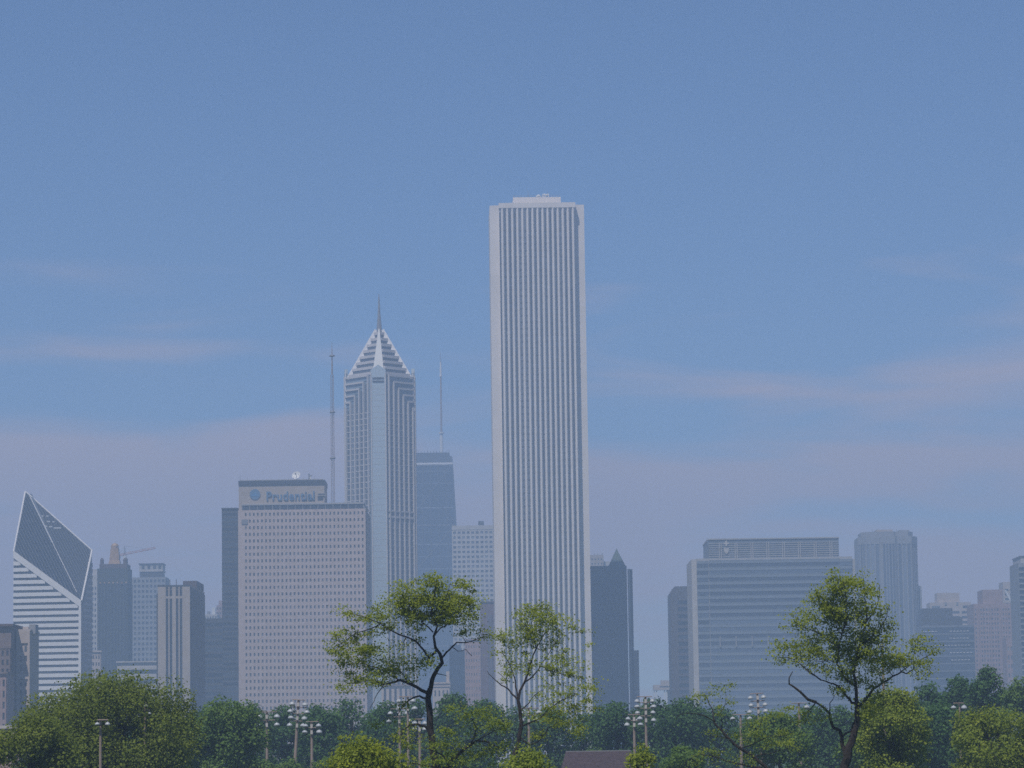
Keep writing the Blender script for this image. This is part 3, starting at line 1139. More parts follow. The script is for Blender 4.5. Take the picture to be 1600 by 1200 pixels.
# beige tower with dark vertical slots
b = Bld('beige tower with four dark vertical window slots and a dark side', 247, 297, 917, 1760, 80, 'tower', 'office_tower')
b.core()
W = Windows(b.root, M['win_dark'], 'window_strip')
Ls = b.S.len
slots = [(.245, .325), (.365, .445), (.56, .64), (.68, .76)]
zt = b.H - 6.5
edges = [0] + [e for s_ in slots for e in s_] + [1.0]
for i in range(0, len(edges), 2):
    b.S.box(b.wall, edges[i] * Ls, edges[i + 1] * Ls, 0, .9, 0, b.H)
for s0, s1 in slots:
    W.pane(b.S, s0 * Ls + .02, s1 * Ls - .02, 0, zt, .05, .2)
    b.S.box(b.wall, s0 * Ls + .02, s1 * Ls - .02, 0, .8, zt + .02, zt + 1.3)
    W.pane(b.S, s0 * Ls + .02, s1 * Ls - .02, zt + 1.5, b.H - 1.6, .05, .2)
W.done()
b.finish(M['beige'])
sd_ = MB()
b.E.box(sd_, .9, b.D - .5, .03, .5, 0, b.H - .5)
se = sd_.build('side_wall', M['dark_brick'], b.root)  # plain dark side: shade of the east face put into its colour
b.roofslab(M['dark_metal'], .25, 1.0, 'parapet')
MB().box(b.x(277, 905), b.x(299, 905), 30, 70, b.H + 1.01, b.z(903)).build('penthouse', M['dark_brick'], b.root)
for px in (263, 273):
    MB().tube([(b.x(px, 905), 8, b.H), (b.x(px, 905), 8, b.z(904))], .3, 5).build('vent_pipe', M['grey_metal'], b.root)
MB().box(-b.hw - .9, -b.hw - .02, 0, 14, 0, b.H - 3.5).build('side_fin', M['dark_granite'], b.root)

# dark masses left of the slab tower
b = Bld('flat dark slab tower tucked behind the left edge of the pinkish slab tower', 346.5, 384, 795, 1962, 30, 'tower', 'office_tower')
b.core()
W = Windows(b.root, M['win_black'], 'window_band')
horiz(b.wall, W, b.S, .2, b.S.len - .2, 0, b.H - 2, 52, .6, .15)
W.done()
b.finish(M['dark_granite'])
b.roofslab(M['dark_granite'], .2, .6, 'parapet')
b = Bld('low dark wide block between the beige tower and the pinkish slab tower', 300, 384, 966, 1964, 25)
b.core()
W = Windows(b.root, M['win_black'], 'window_band')
horiz(b.wall, W, b.S, .2, b.S.len - .2, 0, b.H - 2, 24, .6, .15)
W.done()
b.finish(M['dark_granite'])
b = Bld('small pale rooftops peeping over the low dark wide block', 318, 340, 960, 2700, 20)
b.core()
W = Windows(b.root, M['win'])
grid(b.wall, W, b.S, .4, b.S.len - .4, b.H - 28, b.H - .5, 5, 6, .5, .5, .4)
W.done()
b.finish(M['pale_concrete'])
MB().box(b.x(331, 958), b.x(336, 958), 3, 10, b.H + .004, b.z(949)).build('water_tank', M['white_paint'], b.root)
MB().box(b.x(323, 958), b.x(327, 958), 3, 10, b.H + .004, b.z(955)).build('roof_block', M['grey_concrete'], b.root)
b = Bld('slim pinkish stepped top beside the flat dark slab tower', 338, 350, 946, 2760, 20, 'tower', 'office_tower')
b.core()
W = Windows(b.root, M['win'])
grid(b.wall, W, b.S, .4, b.S.len - .4, b.H - 30, b.H - .5, 3, 7, .5, .5, .4)
W.done()
b.finish(M['pink_stone'])
MB().box(b.x(341, 940), b.x(347, 940), 4, 12, b.H + .004, b.z(938)).build('upper_storey', M['pink_stone'], b.root)

# ------------------------------------------------------------------ centre
b = Bld('pale blue-white gridded tower left of the tall white ribbed tower', 706, 778, 821, 2680, 38, 'tower', 'office_tower')
b.core()
W = Windows(b.root, M['win_mid'])
grid(b.wall, W, b.S, .3, b.S.len - .3, b.H - 160, b.H - 4, 10, 38, .62, .5, .4)
W.done()
b.S.box(b.wall, 0, b.S.len, 0, .6, b.H - 3.6, b.H)
b.finish(M['pale_concrete'])
MB().box(b.x(747, 815), b.x(756, 815), 6, 16, b.H + .004, b.z(813.5)).build('penthouse', M['dark_granite'], b.root)

b = Bld('purplish brick block directly left of the foot of the tall white ribbed tower', 750, 782, 941, 2060, 30)
b.core()
W = Windows(b.root, M['win_mid'], 'window_strip')
vert(b.wall, W, b.S, b.S.len * .35, b.S.len * .62, 0, b.H - 8, 3, .5, .3)
W.done()
b.finish(M['purple_brick'])
b.roofslab(M['purple_brick'], .15, .6, 'parapet')
b = Bld('pink stone block behind the open tree, below the pale gridded tower', 726, 751, 1000, 2010, 30)
b.core()
W = Windows(b.root, M['win_mid'])
grid(b.wall, W, b.S, .4, b.S.len - .4, 0, b.H - 2, 6, 18, .35, .4, .25)
W.done()
b.finish(M['pink_stone'])
b.roofslab(M['pink_stone'], .2, .6, 'parapet')
b = Bld('blue glass block with a white top behind the trunk of the open tree', 702, 725.5, 1016, 2120, 30)
b.core()
W = Windows(b.root, M['win_blue'], 'window_band')
horiz(b.wall, W, b.S, .2, b.S.len - .2, 0, b.H - 1, 18, .75, .25)
W.done()
b.finish(M['grey_granite'])
MB().box(-b.hw, b.hw * .5, 0, 20, b.H + .004, b.z(1008)).build('penthouse', M['white_paint'], b.root)
b = Bld('small pale stone hall with balustrades seen low behind the open tree', 676, 703, 1066, 1820, 20)
b.core()
W = Windows(b.root, M['win'])
grid(b.wall, W, b.S, .3, b.S.len - .3, 0, b.H - 3, 4, 7, .4, .5, .5)
W.done()
for z in (b.H - 2.6, b.H - .8):
    b.S.box(b.wall, -.3, b.S.len + .3, 0, .9, z, z + .8)
b.finish(M['limestone_pale'])
MB().box(b.x(697, 1055), b.x(702, 1055), 2, 8, b.H + .01, b.z(1049)).build('corner_tower', M['limestone_pale'], b.root)
b = Bld('pale low block behind the left limb of the open tree', 596, 640, 1072, 1790, 20)
b.core()
W = Windows(b.root, M['win'], 'window_strip')
vert(b.wall, W, b.S, .5, b.S.len - .5, 0, b.H - 1.6, 5, .45, .5)
W.done()
b.finish(M['limestone_pale'])
b.roofslab(M['brown_stone'], .5, .8, 'cornice')

# ------------------------------------------------------------------ right of the white tower
Y = 2120
b = Bld('dark flat tower with a pointed green corner turret, right of the tall white ribbed tower', 922, 979, 884, Y, 40, 'tower', 'office_tower')
b.core()
W = Windows(b.root, M['win_black'], 'window_band')
horiz(b.wall, W, b.S, .2, b.S.len - .2, 0, b.H - 2, 48, .6, .12)
W.done()
b.finish(M['dark_granite'])
t0, t1 = b.x(950, 890), b.x(978.3, 890)
tz = b.z(887, 964)
tw = MB().box(t0, t1, -1.5, 10, 0, tz).build('turret', M['dark_granite'], b.root)
MB().pyramid([(t0 - .1, -1.6), (t1 + .1, -1.6), (t1 + .1, 10.1), (t0 - .1, 10.1)], tz + .004, ((t0 + t1) / 2, 4.2, b.z(856, 963))).build('spire', stone('oxidised_copper', (.05, .085, .075), .6, .15, .5), b.root)
pr_ = MB().box(b.x(980.5, 890), b.x(984.5, 890), -1.2, 2, 0, b.z(889, 985)).build('pale_pier', M['limestone_pale'], b.root)
MB().box(b.x(984.5, 890) + .02, b.x(988, 890), -.6, 20, 0, b.z(889.5, 985)).build('side_wall', M['dark_brick'], b.root)
b2 = Bld('narrow pale annex stepped down on the right of the dark turreted tower', 991, 998, 1016, Y - 30, 18)
b2.core()
W = Windows(b2.root, M['win'])
grid(b2.wall, W, b2.S, .3, b2.S.len - .2, 0, b2.H - 1, 2, 20, .45, .5, .3)
W.done()
b2.finish(M['limestone_pale'])
b = Bld('beige block rising behind the dark turreted tower', 912, 943, 867, 2850, 22, 'tower', 'office_tower')
b.core()
W = Windows(b.root, M['win'])
grid(b.wall, W, b.S, .4, b.S.len - .4, b.H - 30, b.H - 2, 6, 7, .4, .4, .3)
W.done()
b.finish(M['beige'])
for px in (929, 934, 941):
    MB().tube([(b.x(px, 866), 3, b.H), (b.x(px, 866), 3, b.H + 1.6)], .3, 5).build('vent_pipe', M['grey_metal'], b.root)
MB().box(b.hw + .01, b.hw + 6, 4, 18, 0, b.z(877)).build('side_wing', M['pale_concrete'], b.root)

# white building on stilts, far off
Y = 2650
b = Bld('small white block raised on tall columns above the far trees', 1033, 1052, 1063, Y, 16)
zc = b.z(1078)
b.wall.box(-b.hw, b.hw, 0, 14, zc, b.H)
b.finish(M['limestone_pale'])
dk = MB().box(b.x(1021, 1070), -b.hw - .01, 0, 14, zc + .01, b.z(1070)).build('wing', M['limestone_pale'], b.root)
for px in (1022.5, 1026, 1038.5, 1042):
    MB().box(b.x(px - .8, 1085), b.x(px + .8, 1085), 1, 3, 0, zc).build('column', M['white_paint'], b.root)
MB().box(b.x(1031, 1072), b.x(1049, 1072), -.2, -.03, b.z(1073.5), b.z(1072)).build('window_band', M['win_mid'], b.root)
MB().box(b.x(1044, 1085), b.hw, 8, 14, 0, zc).build('core', M['pale_concrete'], b.root)

# dark chamfered tower
Y = 2200
b = Bld('dark tower with a cut-off upper corner, left of the broad glass slab', 1047, 1092, 916, Y, 40, 'tower', 'office_tower')
Hc = b.H
zc = b.z(927)
cut = b.x(1054, 920)
b.wall.v += []
prof = [(-b.hw, 0), (b.hw, 0), (b.hw, Hc), (cut, Hc), (-b.hw, zc)]
nb_ = len(b.wall.v)
b.wall.v += [(x, 0, z) for x, z in prof] + [(x, b.D, z) for x, z in prof]
n = len(prof)
b.wall.f.append(tuple(nb_ + i for i in range(n)))
b.wall.f.append(tuple(nb_ + n + i for i in reversed(range(n))))
for i in range(n):
    j_ = (i + 1) % n
    b.wall.f.append((nb_ + j_, nb_ + i, nb_ + n + i, nb_ + n + j_))
W = Windows(b.root, M['win_black'], 'window_band')
horiz(b.wall, W, b.S, b.x(1059, 950) + b.hw, b.S.len - .2, 0, zc - 4, 24, .55, .4)
W.done()
b.finish(stone('dark_brown_granite', (.10, .085, .085), .7, .12, .2))


def bluecross():
    Y = 1990
    b = Bld('broad blue-grey glass slab with horizontal bands and a penthouse with a small emblem', 1088, 1331, 871, Y, 58, 'tower', 'office_tower')
    b.core()
    W = Windows(b.root, M['win_band'], 'window_band')
    k = Y / F
    H = b.H
    x0, x1 = b.x(1107, 870) + b.hw, b.x(1311, 870) + b.hw
    pitch = 11.05 * k
    dm, sp = MB(), MB()
    r = 0
    z = H - 1.2
    while z - pitch > 0:
        mech = 11 <= r <= 11
        for u0, u1, n in ((.15, x0 - .25, .0), (x0 + .1, x1 - .1, .3), (x1 + .25, b.S.len - .15, .0)):
            b.S.box(sp, u0, u1, n, n + .35, z - pitch * .48, z - .35)
            if n:
                b.S.box(sp, u0, u1, n, n + .42, z - .34, z)
            W.pane(b.S, u0, u1, z - pitch + .02, z - pitch * .48 - .02, n + .02, n + .2)
        r += 1
        z -= pitch
    b.S.box(b.wall, x0, x1, 0, .3, 0, H)
    b.finish(M['grey_granite'])
    sp.build('spandrels', stone('blue_grey_panels', (.205, .24, .285), .35, .06, .15, spec=.6), b.root)
    W.done()
    # mechanical floor with panel frames
    mz1, mz0 = b.z(995, 1180), b.z(1009, 1180)
    fr = MB()
    for i in range(9):
        u = x0 + (x1 - x0) * (.07 + i * .122)
        b.S.box(fr, u, u + .8, .9, 1.35, mz0 - .5, mz1 + .5)
    fr.build('panel_frame', M['grey_concrete'], b.root)
    # pale end walls
    MB().box(b.x(1080.3, 872), -b.hw - .01, .8, b.D, 0, b.z(872)).build('end_wall', M['pale_concrete'], b.root)
    MB().box(b.hw + .01, b.x(1336, 872), .8, b.D, 0, b.z(871) - 1.5).build('end_wall', M['grey_granite'], b.root)
    # penthouse
    px0, px1 = b.x(1107, 855), b.x(1311, 855)
    z0, z1 = H + .004, b.z(842, 1209)
    MB().box(px0, px1, 1.5, b.D - 3, z0, z1).build('penthouse', stone('blue_grey_louvres', (.15, .185, .23), .45, .08, .2), b.root)
    MB().box(px0 - .4, px1 + .4, 1.0, b.D - 2.5, z1 + .004, z1 + .8).build('cornice', M['grey_granite'], b.root)
    for i in range(8):
        u = b.x(1123.5 + i * 24.7, 855)
        for dx in (0, 1.25):
            MB().box(u + dx, u + dx + .55, .9, 1.48, z0, z1 - 1.8).build('pilaster', M['grey_granite'], b.root)
    lv = MB()
    for j_ in range(7):
        z = z0 + 1 + j_ * 1.35
        if z < z1 - 1.5:
            lv.box(px0 + .2, px1 - .2, 1.25, 1.47, z, z + .4)
    lv.build('louvres', M['grey_granite'], b.root)
    # small pale emblem: a cross above a shield
    em = bpy.data.objects.new('emblem', None); COL.objects.link(em); em.parent = b.root
    ex, ez = b.x(1135, 855), b.z(855, 1135)
    w_ = 1.5
    cr_ = MB()
    cr_.slab([(ex + x, .85, ez + 2.5 + z) for x, z in ((-.5, -1.7), (.5, -1.7), (.5, -.5), (1.6, -.5), (1.6, .5), (.5, .5), (.5, 1.7), (-.5, 1.7), (-.5, .5), (-1.6, .5), (-1.6, -.5), (-.5, -.5))], .2)
    cr_.build('cross', M['pale_concrete'], em)
    MB().slab([(ex + x, .85, ez - 2.0 + z) for x, z in ((0, -2.2), (1.0, -1.3), (1.6, 0.2), (1.5, 1.6), (0, 1.25), (-1.5, 1.6), (-1.6, .2), (-1.0, -1.3))], .2).build('shield', M['pale_concrete'], em)


bluecross()

# tall ribbed tower on the right
def ribbed():
    Y = 2680
    k = Y / F
    cx = P(1390, 900, Y).x
    R = 46 * k
    T = thing('skyscraper', 'tall grey tower with many vertical ribs, right of the broad glass slab', 'skyscraper', (cx, Y + R, 0))
    zf = lambda py: P(1390, py, Y).z
    poly = [(-R, -R * .62), (-R * .78, -R * .92), (-R * .30, -R * .92), (-R * .22, -R), (R * .22, -R), (R * .30, -R * .92), (R * .78, -R * .92), (R, -R * .62), (R, R * .62), (R * .7, R), (-R * .7, R), (-R, R * .62)]
    H = zf(838)
    wall = MB().prism(poly, 0, H)
    W = Windows(T, M['win_mid'], 'window_strip')
    for i in range(8):
        f = Face(poly[i], poly[(i + 1) % 12])
        n = 1 if f.len < 6 else (4 if i == 3 else 3)
        if i in (2, 4):
            continue
        n = {0: 3, 1: 3, 3: 4, 5: 3, 6: 3, 7: 6}.get(i, 3)
        vert(wall, W, f, .25, f.len - .25, 0, H - 6.5, n, .70, .45)
        f.box(wall, 0, f.len, 0, .5, H - 6.4, H)
    W.done()
    wall.build('wall', M['grey_concrete'], T)
    up2 = [(p[0] * .88, p[1] * .88) for p in poly]
    MB().prism(up2, H + .004, zf(830)).build('upper_storey', M['grey_concrete'], T)
    MB().box(-R * .35, R * .2, -R * .6, R * .3, zf(830) + .004, zf(826)).build('roof_block', M['beige'], T)
    MB().box(R * .42, R * .78, -R * .5, R * .4, zf(830) + .004, zf(827)).build('roof_block', M['grey_concrete'], T)
    MB().box(R + .46, R + 3.4, -R * .5, R * .5, 0, P(1437, 914, Y).z).build('side_wing', M['grey_concrete'], T)
    for px in (1366, 1372, 1404):
        x = P(px, 830, Y).x - cx
        MB().tube([(x, -R * .4, zf(830)), (x, -R * .4, zf(824.5))], .2, 4).build('antenna', M['grey_metal'], T)


ribbed()

b = Bld('cream apartment slab with dark balconies and a raised middle, behind the dark glass block', 1453, 1517, 941, 2760, 24, 'tower', 'apartment_tower')
b.core()
W = Windows(b.root, M['win'])
grid(b.wall, W, b.S, .6, b.S.len - .6, b.H - 54, b.H - 6.8, 4, 11, .78, .5, .5)
Ls = b.S.len
for u0, u1 in ((.04, .24), (.80, .99)):
    W.pane(b.S, u0 * Ls, u1 * Ls, b.H - 5.2, b.H - 3.0, .02, .1)
W.done()
b.finish(M['limestone_pale'])
MB().box(b.x(1465, 930), b.x(1500, 930), 3, 20, b.H - 1, b.z(926)).build('penthouse', M['limestone_pale'], b.root)
for px in (1476, 1494):
    MB().box(b.x(px, 942), b.x(px + 3, 942), -.55, -.3, b.z(945), b.z(941)).build('vent', M['grey_concrete'], b.root)

b = Bld('dark blue glass block with stepped top below the cream apartment slab', 1440, 1522, 977, 2330, 30)
b.core()
W = Windows(b.root, M['win_black'], 'window_band')
rows = 13
horiz(b.wall, W, b.S, .2, b.S.len - .2, b.H - rows * 5.4 - 1, b.H - 1, rows, .82, .25)
W.done()
b.finish(stone('blue_grey_cladding', (.17, .185, .21), .5, .08, .2))
MB().box(-b.hw, b.x(1504, 965), 1, 26, b.H + .004, b.z(964)).build('upper_storey', M['dark_granite'], b.root)
MB().box(-b.hw + 1, b.x(1489, 955), 2, 24, b.z(964) + .004, b.z(950)).build('penthouse', M['dark_granite'], b.root)
for py, n0, n1 in ((986, 1440, 1466), (986, 1484, 1518), (997, 1484, 1518), (1008, 1455, 1519), (1019.5, 1484, 1519), (1031, 1486, 1519)):
    x = n0
    while x < n1 - 3:
        MB().box(b.x(x, py), b.x(x + 3.4, py), -.5, -.3, b.z(py) - .4, b.z(py)).build('light_panel', M['aluminium'], b.root)
        x += 5.2

b = Bld('pinkish stepped apartment tower near the right edge', 1521, 1583, 943, 2420, 36, 'tower', 'apartment_tower')
b.core()
W = Windows(b.root, M['win_mid'])
grid(b.wall, W, b.S, .3, b.S.len - .3, b.H - 80, b.H - 3, 14, 22, .5, .5, .35)
W.done()
for t in (.10, .20, .40, .55, .66, .82):
    b.S.box(b.wall, t * b.S.len, t * b.S.len + .8, 0, .9, 0, b.H - 2.5)
b.finish(M['pink_stone'])
MB().box(b.x(1536, 930), b.x(1567, 930), 2, 30, b.H + .004, b.z(921)).build('upper_storey', M['pink_stone'], b.root)
an = Bld('low pinkish annex with a blank parapet at the right edge', 1572, 1597, 996, 2380, 20)
an.core()
W = Windows(an.root, M['win_mid'])
grid(an.wall, W, an.S, .3, an.S.len - .3, 0, an.H - 5, 5, 13, .5, .45, .35)
W.done()
an.finish(M['pink_stone'])

b = Bld('cream tower with a white diagonal edge, beside the rightmost tower', 1567, 1600, 909, 2720, 24, 'tower', 'apartment_tower')
b.core()
W = Windows(b.root, M['win'])
grid(b.wall, W, b.S, .8, b.S.len - .3, b.H - 60, b.H - 5, 4, 14, .7, .45, .4)
W.done()
b.finish(M['limestone_pale'])
MB().box(b.x(1584, 903), b.hw, 2, 20, b.H + .004, b.z(898)).build('penthouse', M['limestone_pale'], b.root)
MB().box(b.x(1579.5, 903), b.hw, -.6, -.45, b.z(914), b.z(911.5)).build('window_band', M['win_dark'], b.root)
sa, sb_ = Vector((b.x(1569, 922), -.9, b.z(922))), Vector((b.x(1592, 966), -.9, b.z(966)))
MB().slab([sa, sb_, sb_ + Vector((1.6, 0, 0)), sa + Vector((1.6, 0, 0))], .5, Vector((0, -1, 0))).build('diagonal_brace', M['white_paint'], b.root)

b = Bld('dark blue glass tower cut off by the right edge of the photo', 1591, 1650, 879, 2240, 40, 'tower', 'apartment_tower')
b.core()
W = Windows(b.root, M['win_black'], 'window_band')
horiz(b.wall, W, b.S, .2, b.S.len - .2, b.H - 100, b.H - 2.5, 24, .72, .9)
W.done()
b.finish(M['grey_concrete'])
MB().box(b.x(1595, 872), b.hw, 1.5, 36, b.H + .004, b.z(870)).build('penthouse', M['pale_concrete'], b.root)
MB().box(b.x(1594, 870), b.hw + .5, 1.0, 36.5, b.z(870) + .004, b.z(868)).build('cornice', M['dark_granite'], b.root)

# ------------------------------------------------------------------ low things in the park
Y = 330
a = P(876, 1174, Y); c = P(997, 1174, Y)
S_ = thing('park_pavilion', 'low park pavilion with a dark plum shingled roof behind the trees', 'pavilion', ((a.x + c.x) / 2, Y, 0))
hw = (c.x - a.x) / 2
zr = a.z
rf = MB()
rf.v += [(-hw, 0, zr - 2.1), (hw, 0, zr - 2.1), (hw, 9, zr - 2.1), (-hw, 9, zr - 2.1), (-hw + .6, 4.5, zr), (hw - .6, 4.5, zr)]
rf.f += [(0, 1, 5, 4), (1, 2, 5), (2, 3, 4, 5), (3, 0, 4), (3, 2, 1, 0)]
r_ = rf.build('roof', M['shingle'], S_)
MB().box(-hw + .6, hw - .6, 4.38, 4.62, zr - .06, zr + .05).build('ridge_cap', M['grey_metal'], r_)
MB().box(-hw + .5, hw - .5, .6, 8.4, 0, zr - 2.104).build('wall', M['brown_stone'], S_)
for x in np.linspace(-hw + 1.2, hw - 1.2, 6):
    MB().box(x - .8, x + .8, .5, .58, .9, zr - 2.5).build('window', M['win_dark'], S_)

Y = 520
a = P(-15, 1134, Y); c = P(30, 1134, Y)
S_ = thing('kiosk', 'low pink stone kiosk with a flat grey roof at the lower left edge', 'kiosk', ((a.x + c.x) / 2, Y, 0))
hw = (c.x - a.x) / 2
MB().box(-hw, hw, 0, 4, 0, a.z - .5).build('wall', M['pink_stone'], S_)
MB().box(-hw - .3, hw + .3, -.4, 4.4, a.z - .496, a.z).build('roof', M['pale_concrete'], S_)
MB().box(-.5, .5, -.08, -.01, 0, 2.1).build('door', M['dark_metal'], S_)


# ------------------------------------------------------------------ floodlight poles
prof = [(.42, 0), (.47, .05), (.46, .18), (.36, .36), (.20, .46), (.10, .50)]
HEAD = MB().lathe(prof, 14).tube([(0, 0, .48), (0, 0, .62)], .07, 6).mesh('lamp_head', M['lamp_metal'])
LENS = MB().lathe([(.40, -.06), (.41, -.005)], 14).mesh('lens', M['lens'])
BALLAST = MB().box(-.24, .24, -.22, .22, -.36, .36).mesh('ballast_box', M['pale_concrete'])
rng = random.Random(4)


def flood(label, px, py, Y, rows, lean=0.0, r=.15, hs=1.0, yaw=0.0):
    Y = Y * .93 if Y > 360 else Y
    base = P(px, py, Y)
    dx = math.tan(R_(lean)) * base.z
    T = thing('floodlight_pole', label, 'floodlight', (base.x - dx, Y, 0), 0, 'floodlight poles of the sports field')
    H = base.z
    T.rotation_euler = (0, R_(lean), 0)
    ln = H / math.cos(R_(lean))
    inv = Matrix.Rotation(-R_(lean), 3, 'Y')
    MB().tube([(0, 0, 0), (0, 0, ln * .5), (0, 0, ln)], [r * 1.25, r * 1.05, r * .8], 8).build('pole', M['rust_pole'], T)
    for row in rows:
        pts = []
        for (hx, hy) in row:
            q = inv @ (P(hx, hy, Y) - Vector((base.x - dx, Y, 0)))
            pts.append(q)
        dz = Vector((0, 0, -.32 * hs))
        zc = sum(p.z for p in pts) / len(pts) + .34 * hs
        zc = min(zc, ln - .05)
        if len(pts) == 2:
            arm = MB().tube([(pts[0].x, -.22, zc), (pts[1].x, -.22, zc)], .055, 6)
        else:
            arm = MB().tube([(0, -.22, zc), (pts[0].x, -.22, zc)], .055, 6)
        arm.tube([(0, -.24, zc), (0, .02, zc)], .07, 5)
        arm.build('crossarm', M['rust_pole'], T)
        for p in pts:
            h = link(HEAD, 'lamp_head', T, (p.x, -.28 - .1 * rng.random(), zc - .66 * hs))
            h.scale = (hs * rng.uniform(.70, .82),) * 3
            h.rotation_euler = (R_(rng.uniform(-18, 4)), R_(rng.uniform(-5, 5)), 0)
            link(LENS, 'lens', h)
        if len(rows) > 1 and len(row) > 1:
            bx = link(BALLAST, 'ballast_box', T, (0, -.24, zc - .55 * hs))
            bx.scale = (.55, .55, .62)


flood('floodlight pole with two lamp heads in front of the rounded dome tree', 157, 1124, 215, [[(153, 1127), (169, 1126)]], r=.085, hs=.5)
flood('floodlight pole half buried in the rounded dome tree', 226.5, 1097, 227.6, [[(229, 1101)], [(234, 1113)]], r=.07, hs=.42)
flood('floodlight pole with two rows of paired lamps, left of the leaning four-row one', 417, 1112, 400, [[(406, 1115), (433, 1115)], [(404, 1130), (433, 1130)]], 0)
flood('leaning floodlight pole with four rows of lamps below the pinkish slab tower', 466.5, 1093, 410, [[(457, 1097), (477, 1098)], [(454, 1109), (480, 1110)], [(455, 1119.5), (476, 1119.5)], [(453, 1131), (474, 1131)]], 3.6, r=.17)
flood('shorter floodlight pole with flat lamps just right of the leaning one', 487, 1127, 385, [[(478, 1131), (498, 1130)], [(476.5, 1142), (499, 1141)]], 0, hs=.9)
flood('floodlight pole with two rows of lamps just left of the trunk of the open tree', 637, 1088, 420, [[(623.5, 1094), (645, 1092)], [(622.5, 1106), (648, 1104)]], 0)
flood('short floodlight pole left of its taller twin beside the open tree', 624, 1107, 425, [[(610, 1111), (636, 1111)], [(608, 1125), (640, 1124)]], 0)
flood('floodlight pole with lamps half hidden by the trunk of the open tree', 655.5, 1123, 380, [[(648, 1126), (664, 1126)], [(648, 1137), (664, 1137)]], 0, hs=.85)
flood('floodlight pole showing through the sparse tree before the white ribbed tower', 826, 1106, 390, [[(814, 1111), (842, 1110)], [(838, 1122), (815, 1123)]], 0)
flood('short floodlight pole with flat lamps left of the four-row one, below the dark turreted tower', 990.5, 1116, 390, [[(981, 1119), (999.5, 1119)], [(979.5, 1130), (1000.5, 1130)]], 0, hs=.9)
flood('floodlight pole with four even rows of lamps below the dark turreted tower', 1008.5, 1088, 400, [[(995, 1091.5), (1019, 1090.5)], [(995.4, 1102.5), (1021, 1101)], [(996, 1111.5), (1020, 1110.5)], [(997, 1123), (1021, 1123)]], 0, hs=.92)
flood('short floodlight pole left of the lamp pair seen against the broad glass slab', 1157, 1116, 385, [[(1144.5, 1119), (1171, 1121)]], 0, hs=.85)
flood('floodlight pole whose top lamp pair stands out against the broad glass slab', 1183, 1083, 390, [[(1172, 1087.5), (1192.5, 1086.5)], [(1173, 1099), (1195, 1099.5)], [(1171, 1110), (1196, 1109)]], -2.5, hs=.85)
flood('floodlight pole with two lamps between the glass slab and the bare dead branch', 1248, 1098, 385, [[(1236, 1101.5), (1260, 1101.5)]], -.6, hs=.95)
flood('tall floodlight pole showing through the crown of the right-hand open tree', 1378.5, 1003, 300, [[(1375, 1006)], [(1377, 1034)], [(1373.5, 1049)]], 0, r=.12, hs=.55)
flood('floodlight pole with two round lamps before the dark trees at the right', 1499, 1098, 330, [[(1489, 1102), (1505.5, 1102)]], 0, r=.11, hs=.85)


# ------------------------------------------------------------------ trees
def leaves_mesh(name, mat, cen, nrm, size, seed):
    """one small pointed blade per centre"""
    rs = np.random.RandomState(seed)
    n = len(cen)
    nrm = nrm / (np.linalg.norm(nrm, axis=1, keepdims=True) + 1e-9)
    ra = rs.normal(size=(n, 3))
    a = np.cross(nrm, ra)
    a /= np.linalg.norm(a, axis=1, keepdims=True) + 1e-9
    b = np.cross(nrm, a)
    sz = (size * rs.uniform(.6, 1.35, size=n))[:, None]
    w = sz * rs.uniform(.75, 1.15, size=n)[:, None]
    l = sz * .55
    bend = nrm * sz * .12
    v = np.stack([cen - a * l, cen - b * w * .5 * 1.0 + bend, cen + a * l, cen + b * w * .5 + bend], 1).reshape(-1, 3)
    # widen the blade
    me = bpy.data.meshes.new(name)
    me.vertices.add(4 * n)
    me.vertices.foreach_set('co', v.astype(np.float32).ravel())
    me.loops.add(4 * n)
    me.loops.foreach_set('vertex_index', np.arange(4 * n, dtype=np.int32))
    me.polygons.add(n)
    me.polygons.foreach_set('loop_start', np.arange(0, 4 * n, 4, dtype=np.int32))
    me.polygons.foreach_set('loop_total', np.full(n, 4, dtype=np.int32))
    me.update(calc_edges=True)
    me.validate()
    me.materials.append(mat)
    return me


